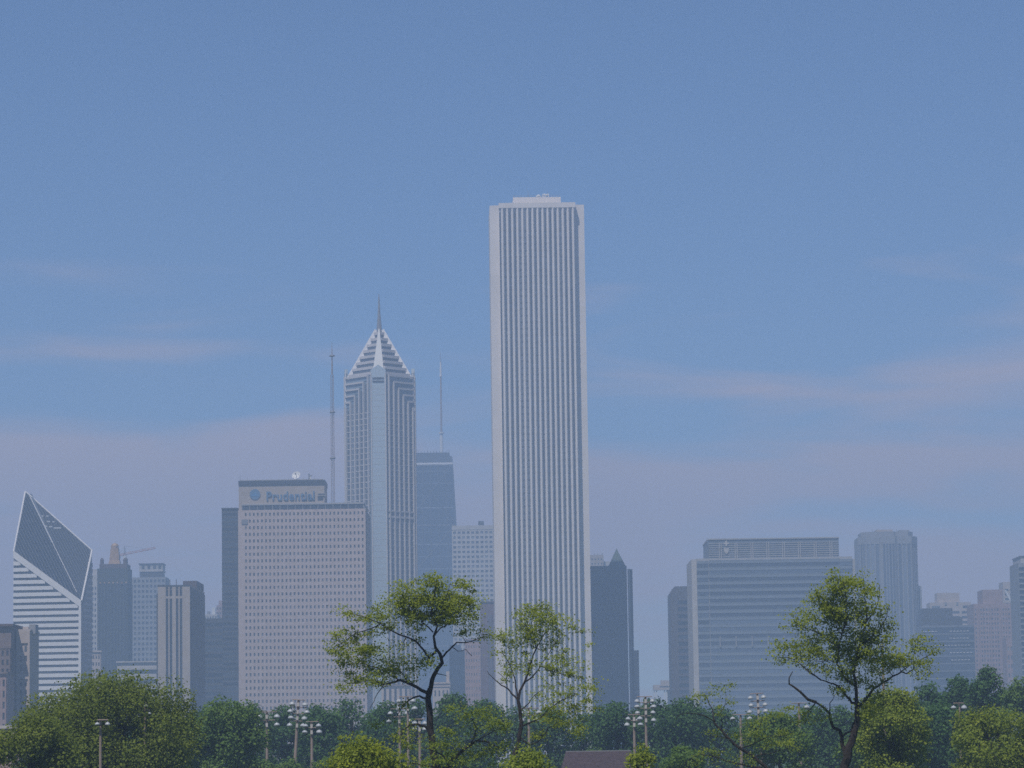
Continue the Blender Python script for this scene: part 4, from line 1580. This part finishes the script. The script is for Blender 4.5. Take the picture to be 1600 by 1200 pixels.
def open_tree(label, Y, trunk_px, limbs, clusters, mat, leafsize, seed, per=34, dens=1.0, barkmat='bark', group=None, bare=()):
    """a tree with an open crown: traced main limbs, twigs grown from them, leaves in layers"""
    rg = random.Random(seed)
    k = Y / F
    base = P(trunk_px[0], 1195 + EYE / k, Y)
    T = thing('tree', label, 'tree', (base.x, Y, 0), 0, group)
    O = Vector((base.x, Y, 0))
    wood = MB()
    nodes = []                       # (position, radius)

    def add(pts, rads, n=7):
        # subdivide with a little crookedness
        out, rr = [], []
        for i in range(len(pts) - 1):
            p, q = pts[i], pts[i + 1]
            m_ = max(2, int((q - p).length / .35))
            for j in range(m_):
                t = j / m_
                jit = Vector((rg.uniform(-1, 1), rg.uniform(-1, 1), rg.uniform(-1, 1))) * min(.05, (q - p).length * .06) * (1 if (i or j) else 0)
                out.append(p.lerp(q, t) + jit)
                rr.append(rads[i] * (1 - t) + rads[i + 1] * t)
        out.append(pts[-1]); rr.append(rads[-1])
        wood.tube(out, rr, n)
        for p, r in zip(out, rr):
            nodes.append((p, r))

    for li, (pts, r0, r1) in enumerate(limbs):
        w0 = P(pts[0][0], pts[0][1], Y) - O
        if li == 0:
            y0, y1 = 0, 0
        else:
            nd = min(nodes, key=lambda q: (q[0].x - w0.x) ** 2 + (q[0].z - w0.z) ** 2)
            y0 = nd[0].y
            length = sum(math.dist(pts[i], pts[i + 1]) for i in range(len(pts) - 1)) * k
            y1 = y0 + rg.choice((-1, 1)) * rg.uniform(.25, .6) * length * .8
        m_ = len(pts) - 1
        W_ = []
        for i, p in enumerate(pts):
            v = P(p[0], p[1], Y) - O
            v.y = y0 + (y1 - y0) * i / m_
            W_.append(v)
        if li == 0:
            W_[0].z = 0
        add(W_, [max(.45, (r0 + (r1 - r0) * i / m_) * .60) * k for i in range(m_ + 1)])
    main_n = len(nodes)
    cen, nor = [], []
    for ci, (cxp, cyp, rx, ry, dn) in enumerate(clusters):
        cw = P(cxp, cyp, Y) - O
        nd = min(nodes[:main_n], key=lambda q: (q[0].x - cw.x) ** 2 + (q[0].z - cw.z) ** 2)
        cy = nd[0].y * .8
        cnt = max(2, int(rx * ry * dn * dens / 27))
        for _ in range(cnt):
            while True:
                a, b_, c = rg.uniform(-1, 1), rg.uniform(-1, 1), rg.uniform(-1, 1)
                if a * a + b_ * b_ + c * c < 1:
                    break
            p = cw + Vector((a * rx * k, 0, c * ry * 1.25 * k))
            p.y = cy + b_ * (rx * .75) * k
            # a twig towards the clump
            nd = min(nodes[:main_n + 4000], key=lambda q: (q[0] - p).length_squared)
            d = (nd[0] - p).length
            if d < 2.6:
                mid = nd[0].lerp(p, .5) + Vector((rg.uniform(-.1, .1), rg.uniform(-.1, .1), rg.uniform(-.02, .14))) * min(d, 1)
                r = min(nd[1] * .7, .020 + .010 * d)
                wood.tube([nd[0], mid, p], [r, r * .6, r * .3], 4, False)
                nodes.append((mid, r * .6))
                nodes.append((p, r * .35))
            npl = int(per * 2.3 * rg.uniform(.4, 1.4))
            s = rg.uniform(.55, 1.3)
            for _ in range(npl):
                cen.append((p.x + rg.gauss(0, .235) * s, p.y + rg.gauss(0, .235) * s, p.z + rg.gauss(0, .125) * s + .03))
                nor.append((rg.gauss(0, .6) + sd.x * .6, rg.gauss(0, .6) + sd.y * .9, rg.gauss(0, .5) + .6))
    wood.build('trunk', M[barkmat], T)
    for pts, r0, r1 in bare:
        m_ = len(pts) - 1
        bm = MB()
        y0 = min(nodes[:main_n], key=lambda q: (q[0].x - (P(pts[0][0], pts[0][1], Y) - O).x) ** 2 + (q[0].z - (P(pts[0][0], pts[0][1], Y) - O).z) ** 2)[0].y
        bm.tube([P(p[0], p[1], Y) - O + Vector((0, y0 - .25 * i, 0)) for i, p in enumerate(pts)], [(r0 + (r1 - r0) * i / m_) * k for i in range(m_ + 1)], 7)
        bm.build('dead_branch', M['bark_dead'], T)
    me = leaves_mesh('crown', M[mat], np.array(cen), np.array(nor), leafsize, seed)
    link(me, 'crown', T)
    return T


def dense_tree(label, px, top, wpx, Y, mat, seed, nl=26, leafk=.0006, cover=6.0, low=.08, flat=1.0, skew=0.0, group=None, cy=None):
    """a full crown: overlapping lobes whose shells carry leaf blades, on a trunk with limbs"""
    rs = np.random.RandomState(seed)
    k = Y / F
    p = P(px, top, Y)
    H = p.z
    rx = wpx * k / 2
    zb = H * low
    rz = (H - zb) / 2
    cz = zb + rz
    T = thing('tree', label, 'tree', (p.x, Y, 0), 0, group)
    ry = rx * .85
    s = Y * leafk
    lobes = []
    for i in range(nl):
        u = rs.uniform(-1, 1)
        th = rs.uniform(0, 2 * math.pi)
        q = math.sqrt(max(0, 1 - u * u)) if u > 0 else rs.uniform(.55, 1.0)
        e = rs.uniform(.5, .74)
        # dome like profile
        lr = rs.uniform(.26, .42)
        lobes.append((q * math.cos(th) * e * rx + skew * u * rx, q * math.sin(th) * e * ry, cz + (u * e * rz if u > 0 else u * .95 * rz), lr * min(rx, rz * 1.25)))
    lobes.append((0, 0, H - .36 * min(rx, rz * 1.25), .36 * min(rx, rz * 1.25)))
    lobes = np.array(lobes)
    n = int(cover * (2 * rx) * (2 * rz) / (s * s))
    n = min(n, 70000)
    wts = lobes[:, 3] ** 2
    idx = rs.choice(len(lobes), n, p=wts / wts.sum())
    d = rs.normal(size=(n, 3))
    d /= np.linalg.norm(d, axis=1, keepdims=True)
    # leaves lie on tufts over each lobe
    rad = lobes[idx, 3] * (rs.uniform(0, 1, n) ** .33) * (1 + .10 * np.sin(7 * d[:, 0] + idx) + .10 * np.sin(9 * d[:, 2] + 2 * idx))
    cen = lobes[idx, :3] + d * rad[:, None] * np.array([1, 1, .85])
    cen += rs.normal(size=(n, 3)) * s * .6
    cen[:, 2] = np.maximum(cen[:, 2], .4)
    nor = d * .55 + rs.normal(size=(n, 3)) * .5 + np.array([sd.x * .4, sd.y * .4, .4])
    wood = MB()
    rt0 = max(.18, rx * .06)
    fork = zb + rz * .5
    wood.tube([(0, 0, 0), (rs.uniform(-.2, .2), 0, fork * .6), (0, 0, fork), (skew * rx * .5, 0, cz + rz * .4)], [rt0 * 1.3, rt0, rt0 * .8, rt0 * .3], 8)
    for i in rs.choice(len(lobes), min(9, len(lobes)), replace=False):
        l = lobes[i]
        wood.tube([(0, 0, fork * .9), (l[0] * .5, l[1] * .5, (fork + l[2]) / 2 + .1 * rz), (l[0], l[1], l[2])], [rt0 * .55, rt0 * .35, rt0 * .12], 5)
    wood.build('trunk', M['bark'], T)
    link(leaves_mesh('crown', M[mat], cen, nor, s * 1.25, seed + 7), 'crown', T)
    return T


# the open tree left of centre
open_tree('open spreading tree with a dark forked trunk before the pointed tower', 150, (684, 1240),
    [([(686, 1262), (681, 1192), (677, 1165), (672, 1139), (670, 1112), (669, 1092), (672, 1076)], 11.0, 7.2),
     ([(672, 1077), (676, 1063), (680, 1050), (691, 1037), (689, 1022), (680, 1012), (678, 995), (684, 980), (676, 962), (680, 935), (684, 917)], 6.4, .9),
     ([(670, 1085), (660, 1078), (644, 1071), (624, 1063), (612, 1068), (601, 1070), (584, 1064), (566, 1066)], 5.0, .9),
     ([(684, 1016), (672, 1028), (662, 1016), (652, 1005), (638, 997), (621, 991), (607, 985), (598, 978), (575, 968), (557, 963)], 3.2, .7),
     ([(690, 1030), (698, 1020), (707, 1012), (714, 1004), (728, 1004), (747, 999), (768, 992)], 2.8, .6),
     ([(668, 1092), (655, 1088), (644, 1090), (633, 1098), (626, 1107), (617, 1121)], 3.0, .8),
     ([(671, 1142), (664, 1135), (652, 1132), (640, 1134), (630, 1141), (624, 1158)], 4.2, 1.2),
     ([(640, 1069), (630, 1052), (618, 1045), (606, 1048)], 1.9, .6),
     ([(678, 998), (690, 985), (706, 972), (716, 955), (728, 940)], 2.0, .5),
     ([(678, 990), (664, 976), (652, 960), (640, 948), (632, 935)], 1.9, .5),
     ([(624, 1064), (610, 1054), (592, 1045), (570, 1038), (548, 1036)], 1.9, .5),
     ([(598, 978), (580, 986), (560, 992), (540, 1004), (528, 1014)], 1.5, .5),
     ([(601, 1070), (592, 1084), (586, 1098), (580, 1108)], 1.4, .4),
     ([(680, 1052), (690, 1054), (698, 1056)], 1.5, .5),
     ([(707, 1012), (716, 1018), (728, 1016), (738, 1026)], 1.0, .3),
     ([(676, 962), (690, 950), (700, 930), (704, 915)], 1.4, .4),
     ],
    [(684, 916, 26, 14, .9), (650, 930, 34, 16, .9), (712, 926, 32, 16, .9), (690, 944, 46, 18, .9), (640, 950, 36, 14, .85), (735, 945, 18, 14, .7), (718, 965, 34, 14, .8),
     (672, 968, 34, 14, .85), (625, 965, 30, 12, .8), (600, 975, 26, 10, .75), (572, 968, 24, 11, .85), (550, 962, 18, 8, .7), (585, 990, 26, 9, .6), (545, 995, 26, 12, .85), (533, 1008, 16, 9, .9),
     (740, 988, 24, 8, .7), (760, 992, 13, 4, .7), (655, 985, 22, 8, .45), (700, 975, 24, 9, .6),
     (560, 1030, 34, 13, .95), (585, 1022, 26, 10, .9), (548, 1045, 26, 11, .9), (600, 1044, 30, 12, .9), (630, 1040, 24, 10, .7), (650, 1042, 22, 10, .75), (665, 1036, 16, 10, .8),
     (570, 1062, 30, 10, .85), (600, 1062, 22, 9, .7), (640, 1058, 20, 7, .5), (665, 948, 40, 22, .7), (612, 952, 26, 12, .6), (700, 958, 40, 16, .7), (655, 995, 16, 8, .4), (632, 1012, 18, 8, .35), (524, 1018, 14, 6, .6), (590, 1008, 18, 8, .4), (640, 1160, 26, 10, .6), (600, 1130, 18, 8, .4), (556, 1078, 22, 7, .5), (628, 1105, 12, 5, .3), (620, 1150, 14, 8, .6), (640, 1142, 16, 6, .4), (540, 1072, 14, 6, .5)],
    'leaf_spring', .085, 11, per=30)

open_tree('sparse upright tree standing before the foot of the tall white ribbed tower', 160, (803, 1240),
    [([(801, 1262), (803, 1182), (809, 1165), (812, 1150), (814, 1128), (813, 1108), (809, 1092)], 6.5, 4.4),
     ([(810, 1095), (812, 1080), (819, 1066), (826, 1050), (831, 1035), (838, 1012), (834, 992), (831, 975), (836, 950)], 3.6, .5),
     ([(809, 1093), (800, 1084), (793, 1076), (784, 1070), (776, 1064), (767, 1056), (761, 1048)], 2.6, .6),
     ([(809, 1090), (806, 1072), (803, 1058), (797, 1038), (789, 1026), (783, 1018)], 2.3, .5),
     ([(819, 1066), (832, 1058), (840, 1046), (848, 1034), (862, 1015), (872, 995)], 2.2, .5),
     ([(815, 1135), (828, 1128), (845, 1121), (858, 1108), (871, 1098), (885, 1091), (898, 1086)], 2.8, .6),
     ([(812, 1150), (826, 1164), (839, 1161), (848, 1150), (857, 1138), (870, 1130)], 2.4, .6),
     ([(845, 1040), (858, 1048), (872, 1052), (890, 1056), (908, 1058)], 1.5, .4),
     ([(838, 1012), (848, 995), (856, 978), (862, 962)], 1.6, .4),
     ([(834, 992), (822, 978), (812, 968)], 1.4, .4),
     ([(813, 1110), (826, 1098), (836, 1086), (850, 1078)], 1.8, .4),
     ([(793, 1076), (790, 1060), (778, 1050)], 1.0, .3)],
    [(836, 950, 18, 10, .9), (822, 958, 24, 11, .9), (852, 958, 24, 11, .9), (838, 972, 36, 13, .9), (868, 972, 20, 11, .8), (812, 978, 22, 10, .75), (884, 968, 12, 10, .5), (848, 990, 34, 11, .8),
     (820, 995, 26, 11, .8), (878, 1000, 20, 9, .55), (790, 985, 12, 7, .5), (840, 1008, 28, 8, .7), (800, 1014, 18, 9, .5), (782, 1020, 14, 6, .4), (870, 1018, 24, 9, .4), (892, 985, 12, 9, .45),
     (800, 1036, 18, 10, .5), (860, 1036, 26, 10, .35), (888, 1030, 16, 9, .35), (876, 1052, 24, 8, .45), (905, 1056, 22, 8, .6), (924, 1066, 12, 5, .4), (788, 1050, 16, 7, .3), (812, 1050, 18, 9, .35),
     (845, 1062, 24, 9, .35), (850, 1045, 34, 16, .4), (815, 1030, 22, 14, .45), (880, 1020, 26, 16, .35), (795, 1065, 18, 10, .35), (870, 1070, 36, 14, .4), (838, 985, 44, 18, .5), (900, 1040, 22, 18, .45), (915, 1085, 20, 14, .5), (785, 1000, 18, 16, .45), (905, 985, 16, 14, .4), (780, 1035, 16, 12, .4), (918, 1012, 10, 8, .4), (840, 1090, 20, 10, .4), (795, 1000, 16, 9, .4), (885, 1120, 44, 16, .6), (850, 1110, 30, 12, .5), (905, 1140, 24, 12, .5), (880, 1080, 28, 10, .45), (860, 1098, 26, 9, .5), (905, 1090, 24, 10, .7), (880, 1110, 28, 10, .8), (915, 1108, 16, 10, .6), (860, 1130, 26, 10, .8), (890, 1135, 22, 10, .7), (845, 1150, 20, 9, .6)],
    'leaf_spring', .085, 23, per=22)

open_tree('broad open tree with a thick dark trunk before the broad glass slab', 145, (1322, 1240),
    [([(1319, 1264), (1320, 1196), (1326, 1170), (1333, 1150), (1338, 1132), (1340, 1112), (1337, 1090)], 13.5, 5.5),
     ([(1338, 1092), (1336, 1070), (1333, 1052), (1335, 1032), (1339, 1013), (1343, 990), (1349, 973), (1346, 945), (1344, 920)], 4.6, .6),
     ([(1338, 1100), (1330, 1098), (1323, 1090), (1315, 1080), (1307, 1072), (1294, 1068), (1280, 1064), (1268, 1056), (1256, 1046)], 3.8, .7),
     ([(1336, 1072), (1325, 1066), (1315, 1056), (1308, 1046), (1304, 1037), (1306, 1015), (1309, 995), (1300, 978), (1294, 960)], 3.4, .6),
     ([(1341, 1106), (1352, 1094), (1365, 1077), (1376, 1070), (1387, 1064), (1400, 1056), (1413, 1048), (1422, 1052), (1434, 1044), (1436, 1025), (1440, 998)], 4.0, .6),
     ([(1321, 1184), (1317, 1166), (1316, 1152), (1313, 1141), (1304, 1136), (1300, 1122), (1299, 1112)], 6.0, 3.2),
     ([(1299, 1114), (1288, 1104), (1277, 1097)], 3.0, 2.4),
     ([(1309, 995), (1317, 968), (1314, 948), (1312, 930), (1308, 912)], 2.2, .5),
     ([(1306, 1015), (1290, 1002), (1274, 990), (1258, 982), (1242, 978)], 2.0, .5),
     ([(1280, 1064), (1262, 1052), (1246, 1036), (1230, 1028), (1214, 1028)], 2.0, .5),
     ([(1339, 1013), (1354, 1000), (1370, 985), (1380, 965), (1384, 948)], 2.2, .5),
     ([(1335, 1032), (1350, 1022), (1366, 1014), (1384, 1008), (1396, 1000)], 1.9, .5),
     ([(1413, 1048), (1430, 1036), (1448, 1028), (1464, 1020)], 1.6, .5),
     ([(1349, 973), (1362, 955), (1370, 935), (1372, 915)], 1.8, .4),
     ([(1304, 1037), (1292, 1032), (1280, 1036), (1268, 1034)], 1.5, .4),
     ([(1299, 1114), (1300, 1098), (1306, 1086)], 1.8, .5),
     ([(1318, 1150), (1330, 1142), (1334, 1128)], 3, 1.5)],
    [(1304, 912, 24, 12, .9), (1340, 914, 24, 12, .7), (1322, 928, 34, 13, .85), (1290, 932, 24, 12, .8), (1362, 928, 18, 12, .6), (1272, 948, 26, 12, .85), (1300, 952, 34, 14, .95), (1336, 950, 30, 13, .8), (1376, 948, 14, 12, .6),
     (1256, 965, 22, 11, .7), (1285, 972, 34, 13, .95), (1320, 975, 34, 12, .85), (1360, 972, 30, 12, .7), (1242, 985, 20, 10, .6), (1266, 994, 28, 11, .7), (1305, 998, 28, 11, .75), (1345, 998, 34, 13, .85), (1380, 990, 18, 13, .6),
     (1228, 1010, 18, 10, .6), (1252, 1016, 26, 11, .85), (1284, 1018, 26, 11, .85), (1325, 1020, 34, 12, .9), (1362, 1020, 30, 13, .95), (1218, 1030, 10, 7, .5), (1246, 1036, 22, 9, .85), (1276, 1038, 16, 8, .55), (1340, 1044, 34, 12, .9),
     (1376, 1042, 26, 12, .75), (1322, 1068, 22, 10, .8), (1350, 1066, 22, 9, .5), (1410, 1022, 24, 11, .75), (1436, 1012, 18, 12, .65), (1440, 992, 14, 10, .6), (1456, 1008, 14, 10, .5), (1466, 1022, 8, 5, .5), (1400, 1040, 22, 9, .7), (1436, 1032, 26, 10, .75), (1440, 1050, 22, 8, .55),
     (1312, 1088, 20, 8, .6), (1375, 1062, 24, 10, .6), (1355, 1085, 26, 10, .6), (1325, 950, 50, 24, .45), (1300, 1010, 50, 20, .4), (1360, 1005, 40, 22, .4), (1290, 1045, 30, 10, .45), (1345, 1030, 40, 14, .4), (1270, 1120, 30, 12, .5), (1360, 1110, 30, 12, .6), (1300, 1075, 22, 8, .4)],
    'leaf_spring', .085, 37, per=27,
    bare=[([(1277, 1097), (1264, 1093), (1251, 1081), (1241, 1074), (1232, 1069), (1231, 1060), (1236, 1050)], 2.6, .6)])

open_tree('thin leaning tree with a wispy top before the left end of the broad glass slab', 165, (1200, 1240),
    [([(1225, 1258), (1196, 1196), (1176, 1183), (1156, 1170), (1140, 1156), (1127, 1141), (1116, 1129)], 5.0, 2.8),
     ([(1116, 1130), (1115, 1120), (1114, 1110), (1108, 1098), (1102, 1084)], 2.4, .5),
     ([(1116, 1127), (1105, 1121), (1094, 1117), (1074, 1114), (1062, 1116), (1055, 1123)], 1.8, .5),
     ([(1127, 1141), (1128, 1128), (1124, 1115), (1132, 1100)], 1.5, .4),
     ([(1190, 1200), (1164, 1196), (1136, 1188), (1111, 1180), (1095, 1179), (1078, 1186)], 2.8, .6),
     ([(1140, 1156), (1120, 1150), (1108, 1152)], 1.3, .4),
     ([(1156, 1170), (1180, 1160), (1205, 1150), (1232, 1148)], 1.8, .5),
     ([(1176, 1183), (1205, 1176), (1235, 1170)], 1.8, .5),
     ([(1180, 1160), (1184, 1140), (1190, 1125)], 1.4, .4)],
    [(1112, 1080, 22, 8, .6), (1132, 1072, 16, 7, .6), (1094, 1086, 14, 6, .5), (1110, 1098, 22, 8, .35), (1140, 1092, 14, 7, .4), (1120, 1110, 14, 6, .3),
     (1120, 1150, 26, 7, .6), (1150, 1152, 22, 7, .6), (1180, 1130, 28, 11, .6), (1205, 1118, 24, 10, .5), (1230, 1112, 24, 9, .6), (1190, 1150, 30, 9, .7), (1225, 1150, 32, 8, .75), (1215, 1168, 36, 8, .8), (1120, 1178, 32, 7, .6), (1095, 1186, 24, 8, .7), (1160, 1186, 26, 8, .7)],
    'leaf_yellow', .085, 41, per=20)

open_tree('low tree with drooping boughs between the open tree and the sparse upright tree', 140, (705, 1240),
    [([(690, 1266), (696, 1215), (703, 1190), (712, 1182), (724, 1172)], 7, 4.5),
     ([(724, 1172), (735, 1164), (744, 1158), (757, 1157), (772, 1164), (790, 1174)], 4.0, 1.0),
     ([(735, 1164), (742, 1150), (744, 1138), (738, 1125), (730, 1115)], 2.2, .6),
     ([(703, 1192), (690, 1180), (676, 1172), (660, 1168)], 2.8, .7),
     ([(744, 1158), (760, 1148), (778, 1140), (792, 1136)], 1.8, .5),
     ([(700, 1200), (672, 1196), (645, 1192), (622, 1198)], 3.0, .7)],
    [(730, 1112, 34, 7, .9), (752, 1120, 26, 7, .7), (716, 1128, 22, 7, .5), (762, 1130, 26, 8, .6), (745, 1140, 26, 7, .4), (785, 1138, 22, 9, .7), (700, 1152, 26, 9, .6), (680, 1168, 26, 9, .7), (730, 1172, 26, 9, .6), (712, 1188, 34, 10, .9), (780, 1168, 26, 9, .7), (670, 1190, 26, 9, .8), (800, 1160, 16, 8, .6), (765, 1186, 28, 9, .5)],
    'leaf_yellow', .085, 53, per=24)

# rounded near trees
dense_tree('large rounded olive-green dome tree at the lower left', 175, 1043, 330, 230, 'leaf_olive', 3, nl=80, leafk=.00055, cover=8, low=.02)
dense_tree('olive-green tree reaching out at the far lower left below the old masonry', 48, 1108, 190, 205, 'leaf_olive', 5, nl=34, leafk=.00058, cover=7, low=.02)
dense_tree('lighter green tree just right of the rounded dome tree', 345, 1082, 150, 330, 'leaf_mid', 8, nl=34, cover=7, low=.03)
dense_tree('bright yellow-green bush-like tree low in front of the leaning floodlight pole', 566, 1150, 150, 126, 'leaf_spring', 12, nl=38, leafk=.00065, cover=6, low=.02)
dense_tree('bright yellow-green low tree just right of the sparse upright tree', 828, 1164, 170, 128, 'leaf_yellow', 14, nl=34, leafk=.00065, cover=3.6, low=.02)
dense_tree('dense yellow-green tree behind the thick trunk of the broad open tree', 1394, 1066, 140, 215, 'leaf_yellow', 17, nl=40, leafk=.00058, cover=7, low=.02)
dense_tree('yellow-green rounded tree in the lower right corner', 1558, 1098, 210, 225, 'leaf_yellow', 19, nl=40, leafk=.00058, cover=7, low=.02)
dense_tree('small bright sapling in front of the dark pavilion roof', 1004, 1160, 66, 150, 'leaf_spring', 21, nl=18, leafk=.00065, cover=2.6, low=.05)
dense_tree('green bushy tree behind the leaning floodlight pole of the glass slab', 1215, 1106, 130, 300, 'leaf_mid', 24, nl=30, cover=5, low=.03)
dense_tree('green shrubby tree low between the pavilion and the thin leaning tree', 1062, 1164, 96, 260, 'leaf_mid', 27, nl=24, cover=6, low=.03)

# dark wood beyond the playing field: each tree on its own
far = [
    (392, 1095, 90, 610, 'dark tree directly below the left corner of the pinkish slab tower'),
    (446, 1098, 84, 640, 'dark tree behind the two tallest floodlight poles at the left'),
    (497, 1096, 80, 600, 'dark tree behind the short flat-lamped floodlight pole at the left'),
    (548, 1086, 100, 630, 'taller dark tree below the right corner of the pinkish slab tower'),
    (604, 1090, 90, 600, 'dark tree behind the twin floodlights beside the open tree'),
    (655, 1086, 90, 640, 'dark tree straight behind the trunk of the open tree'),
    (706, 1080, 100, 620, 'dark tree below the blue glass block with a white top'),
    (757, 1088, 90, 600, 'dark tree below the purplish brick block'),
    (806, 1098, 80, 640, 'dark tree behind the trunk of the sparse upright tree'),
    (860, 1100, 90, 610, 'dark tree behind the right boughs of the sparse upright tree'),
    (914, 1112, 80, 640, 'lowest dark tree, in the dip right of the tall white ribbed tower'),
    (966, 1092, 92, 600, 'dark tree below the dark turreted tower'),
    (1018, 1086, 90, 630, 'dark tree below the small white block on columns'),
    (1066, 1086, 88, 600, 'dark tree below the tower with a cut-off corner'),
    (1118, 1100, 86, 620, 'dark tree behind the thin leaning tree'),
    (1172, 1112, 84, 600, 'dark tree behind the top lamp pair seen against the glass slab'),
    (1262, 1098, 96, 560, 'dark tree behind the dead branch of the broad open tree'),
    (60, 1124, 100, 560, 'dark tree mostly hidden by the olive-green tree at the far lower left'),
    (150, 1112, 100, 600, 'dark tree mostly hidden behind the left half of the dome tree'),
    (235, 1110, 100, 580, 'dark tree mostly hidden behind the right half of the dome tree'),
    (310, 1104, 96, 600, 'dark tree in the gap between the dome tree and its lighter neighbour'),
    (1372, 1104, 96, 560, 'dark tree mostly hidden by the dense yellow-green tree behind the thick trunk'),
    (1420, 1092, 96, 580, 'dark tree under the long right bough of the broad open tree'),
    (1316, 1100, 90, 560, 'dark tree behind the thick trunk of the broad open tree'),
]
for i, (px, py, wd, Y, lab) in enumerate(far):
    dense_tree(lab, px, py, wd * 1.2, Y * .74, 'leaf_deep', 100 + i, nl=36, leafk=.0006, cover=6.5, low=.03, group='dark trees beyond the playing field')
mid_ = [
    (1448, 1062, 96, 420, 'deep green tree just right of the long right bough of the broad open tree'),
    (1498, 1052, 90, 440, 'deep green tree behind the floodlight with two round lamps'),
    (1543, 1037, 84, 430, 'tallest deep green tree with a notched top at the right'),
    (1592, 1056, 90, 420, 'deep green tree cut by the right edge of the photo'),
    (1470, 1092, 110, 360, 'shaded deep green tree low behind the yellow-green corner tree'),
]
for i, (px, py, wd, Y, lab) in enumerate(mid_):
    dense_tree(lab, px, py, wd, Y, 'leaf_deep' if i != 3 else 'leaf_mid', 140 + i, nl=34, leafk=.00058, cover=7, low=.03, group='deep green trees at the right')
low_ = [
    (402, 1180, 60, 350, 'low bright shrub at the foot of the paired-row floodlight pole'),
    (520, 1182, 84, 350, 'low bright shrub at the foot of the short flat-lamped floodlight pole'),
    (455, 1188, 60, 360, 'low bright shrub at the foot of the leaning floodlight pole'),
    (1345, 1146, 110, 300, 'low bright shrub behind the thick trunk of the broad open tree'),
    (228, 1168, 110, 290, 'low bright shrub under the dome tree near the half buried floodlight pole'),
    (702, 1172, 100, 300, 'low bright shrub behind the drooping boughs of the low tree'),
    (935, 1168, 90, 440, 'low bright shrub just behind the dark pavilion roof'),
]
for i, (px, py, wd, Y, lab) in enumerate(low_):
    dense_tree(lab, px, py, wd, Y, 'leaf_mid', 160 + i, nl=22, cover=6, low=.02, group='low bright shrubs along the field')
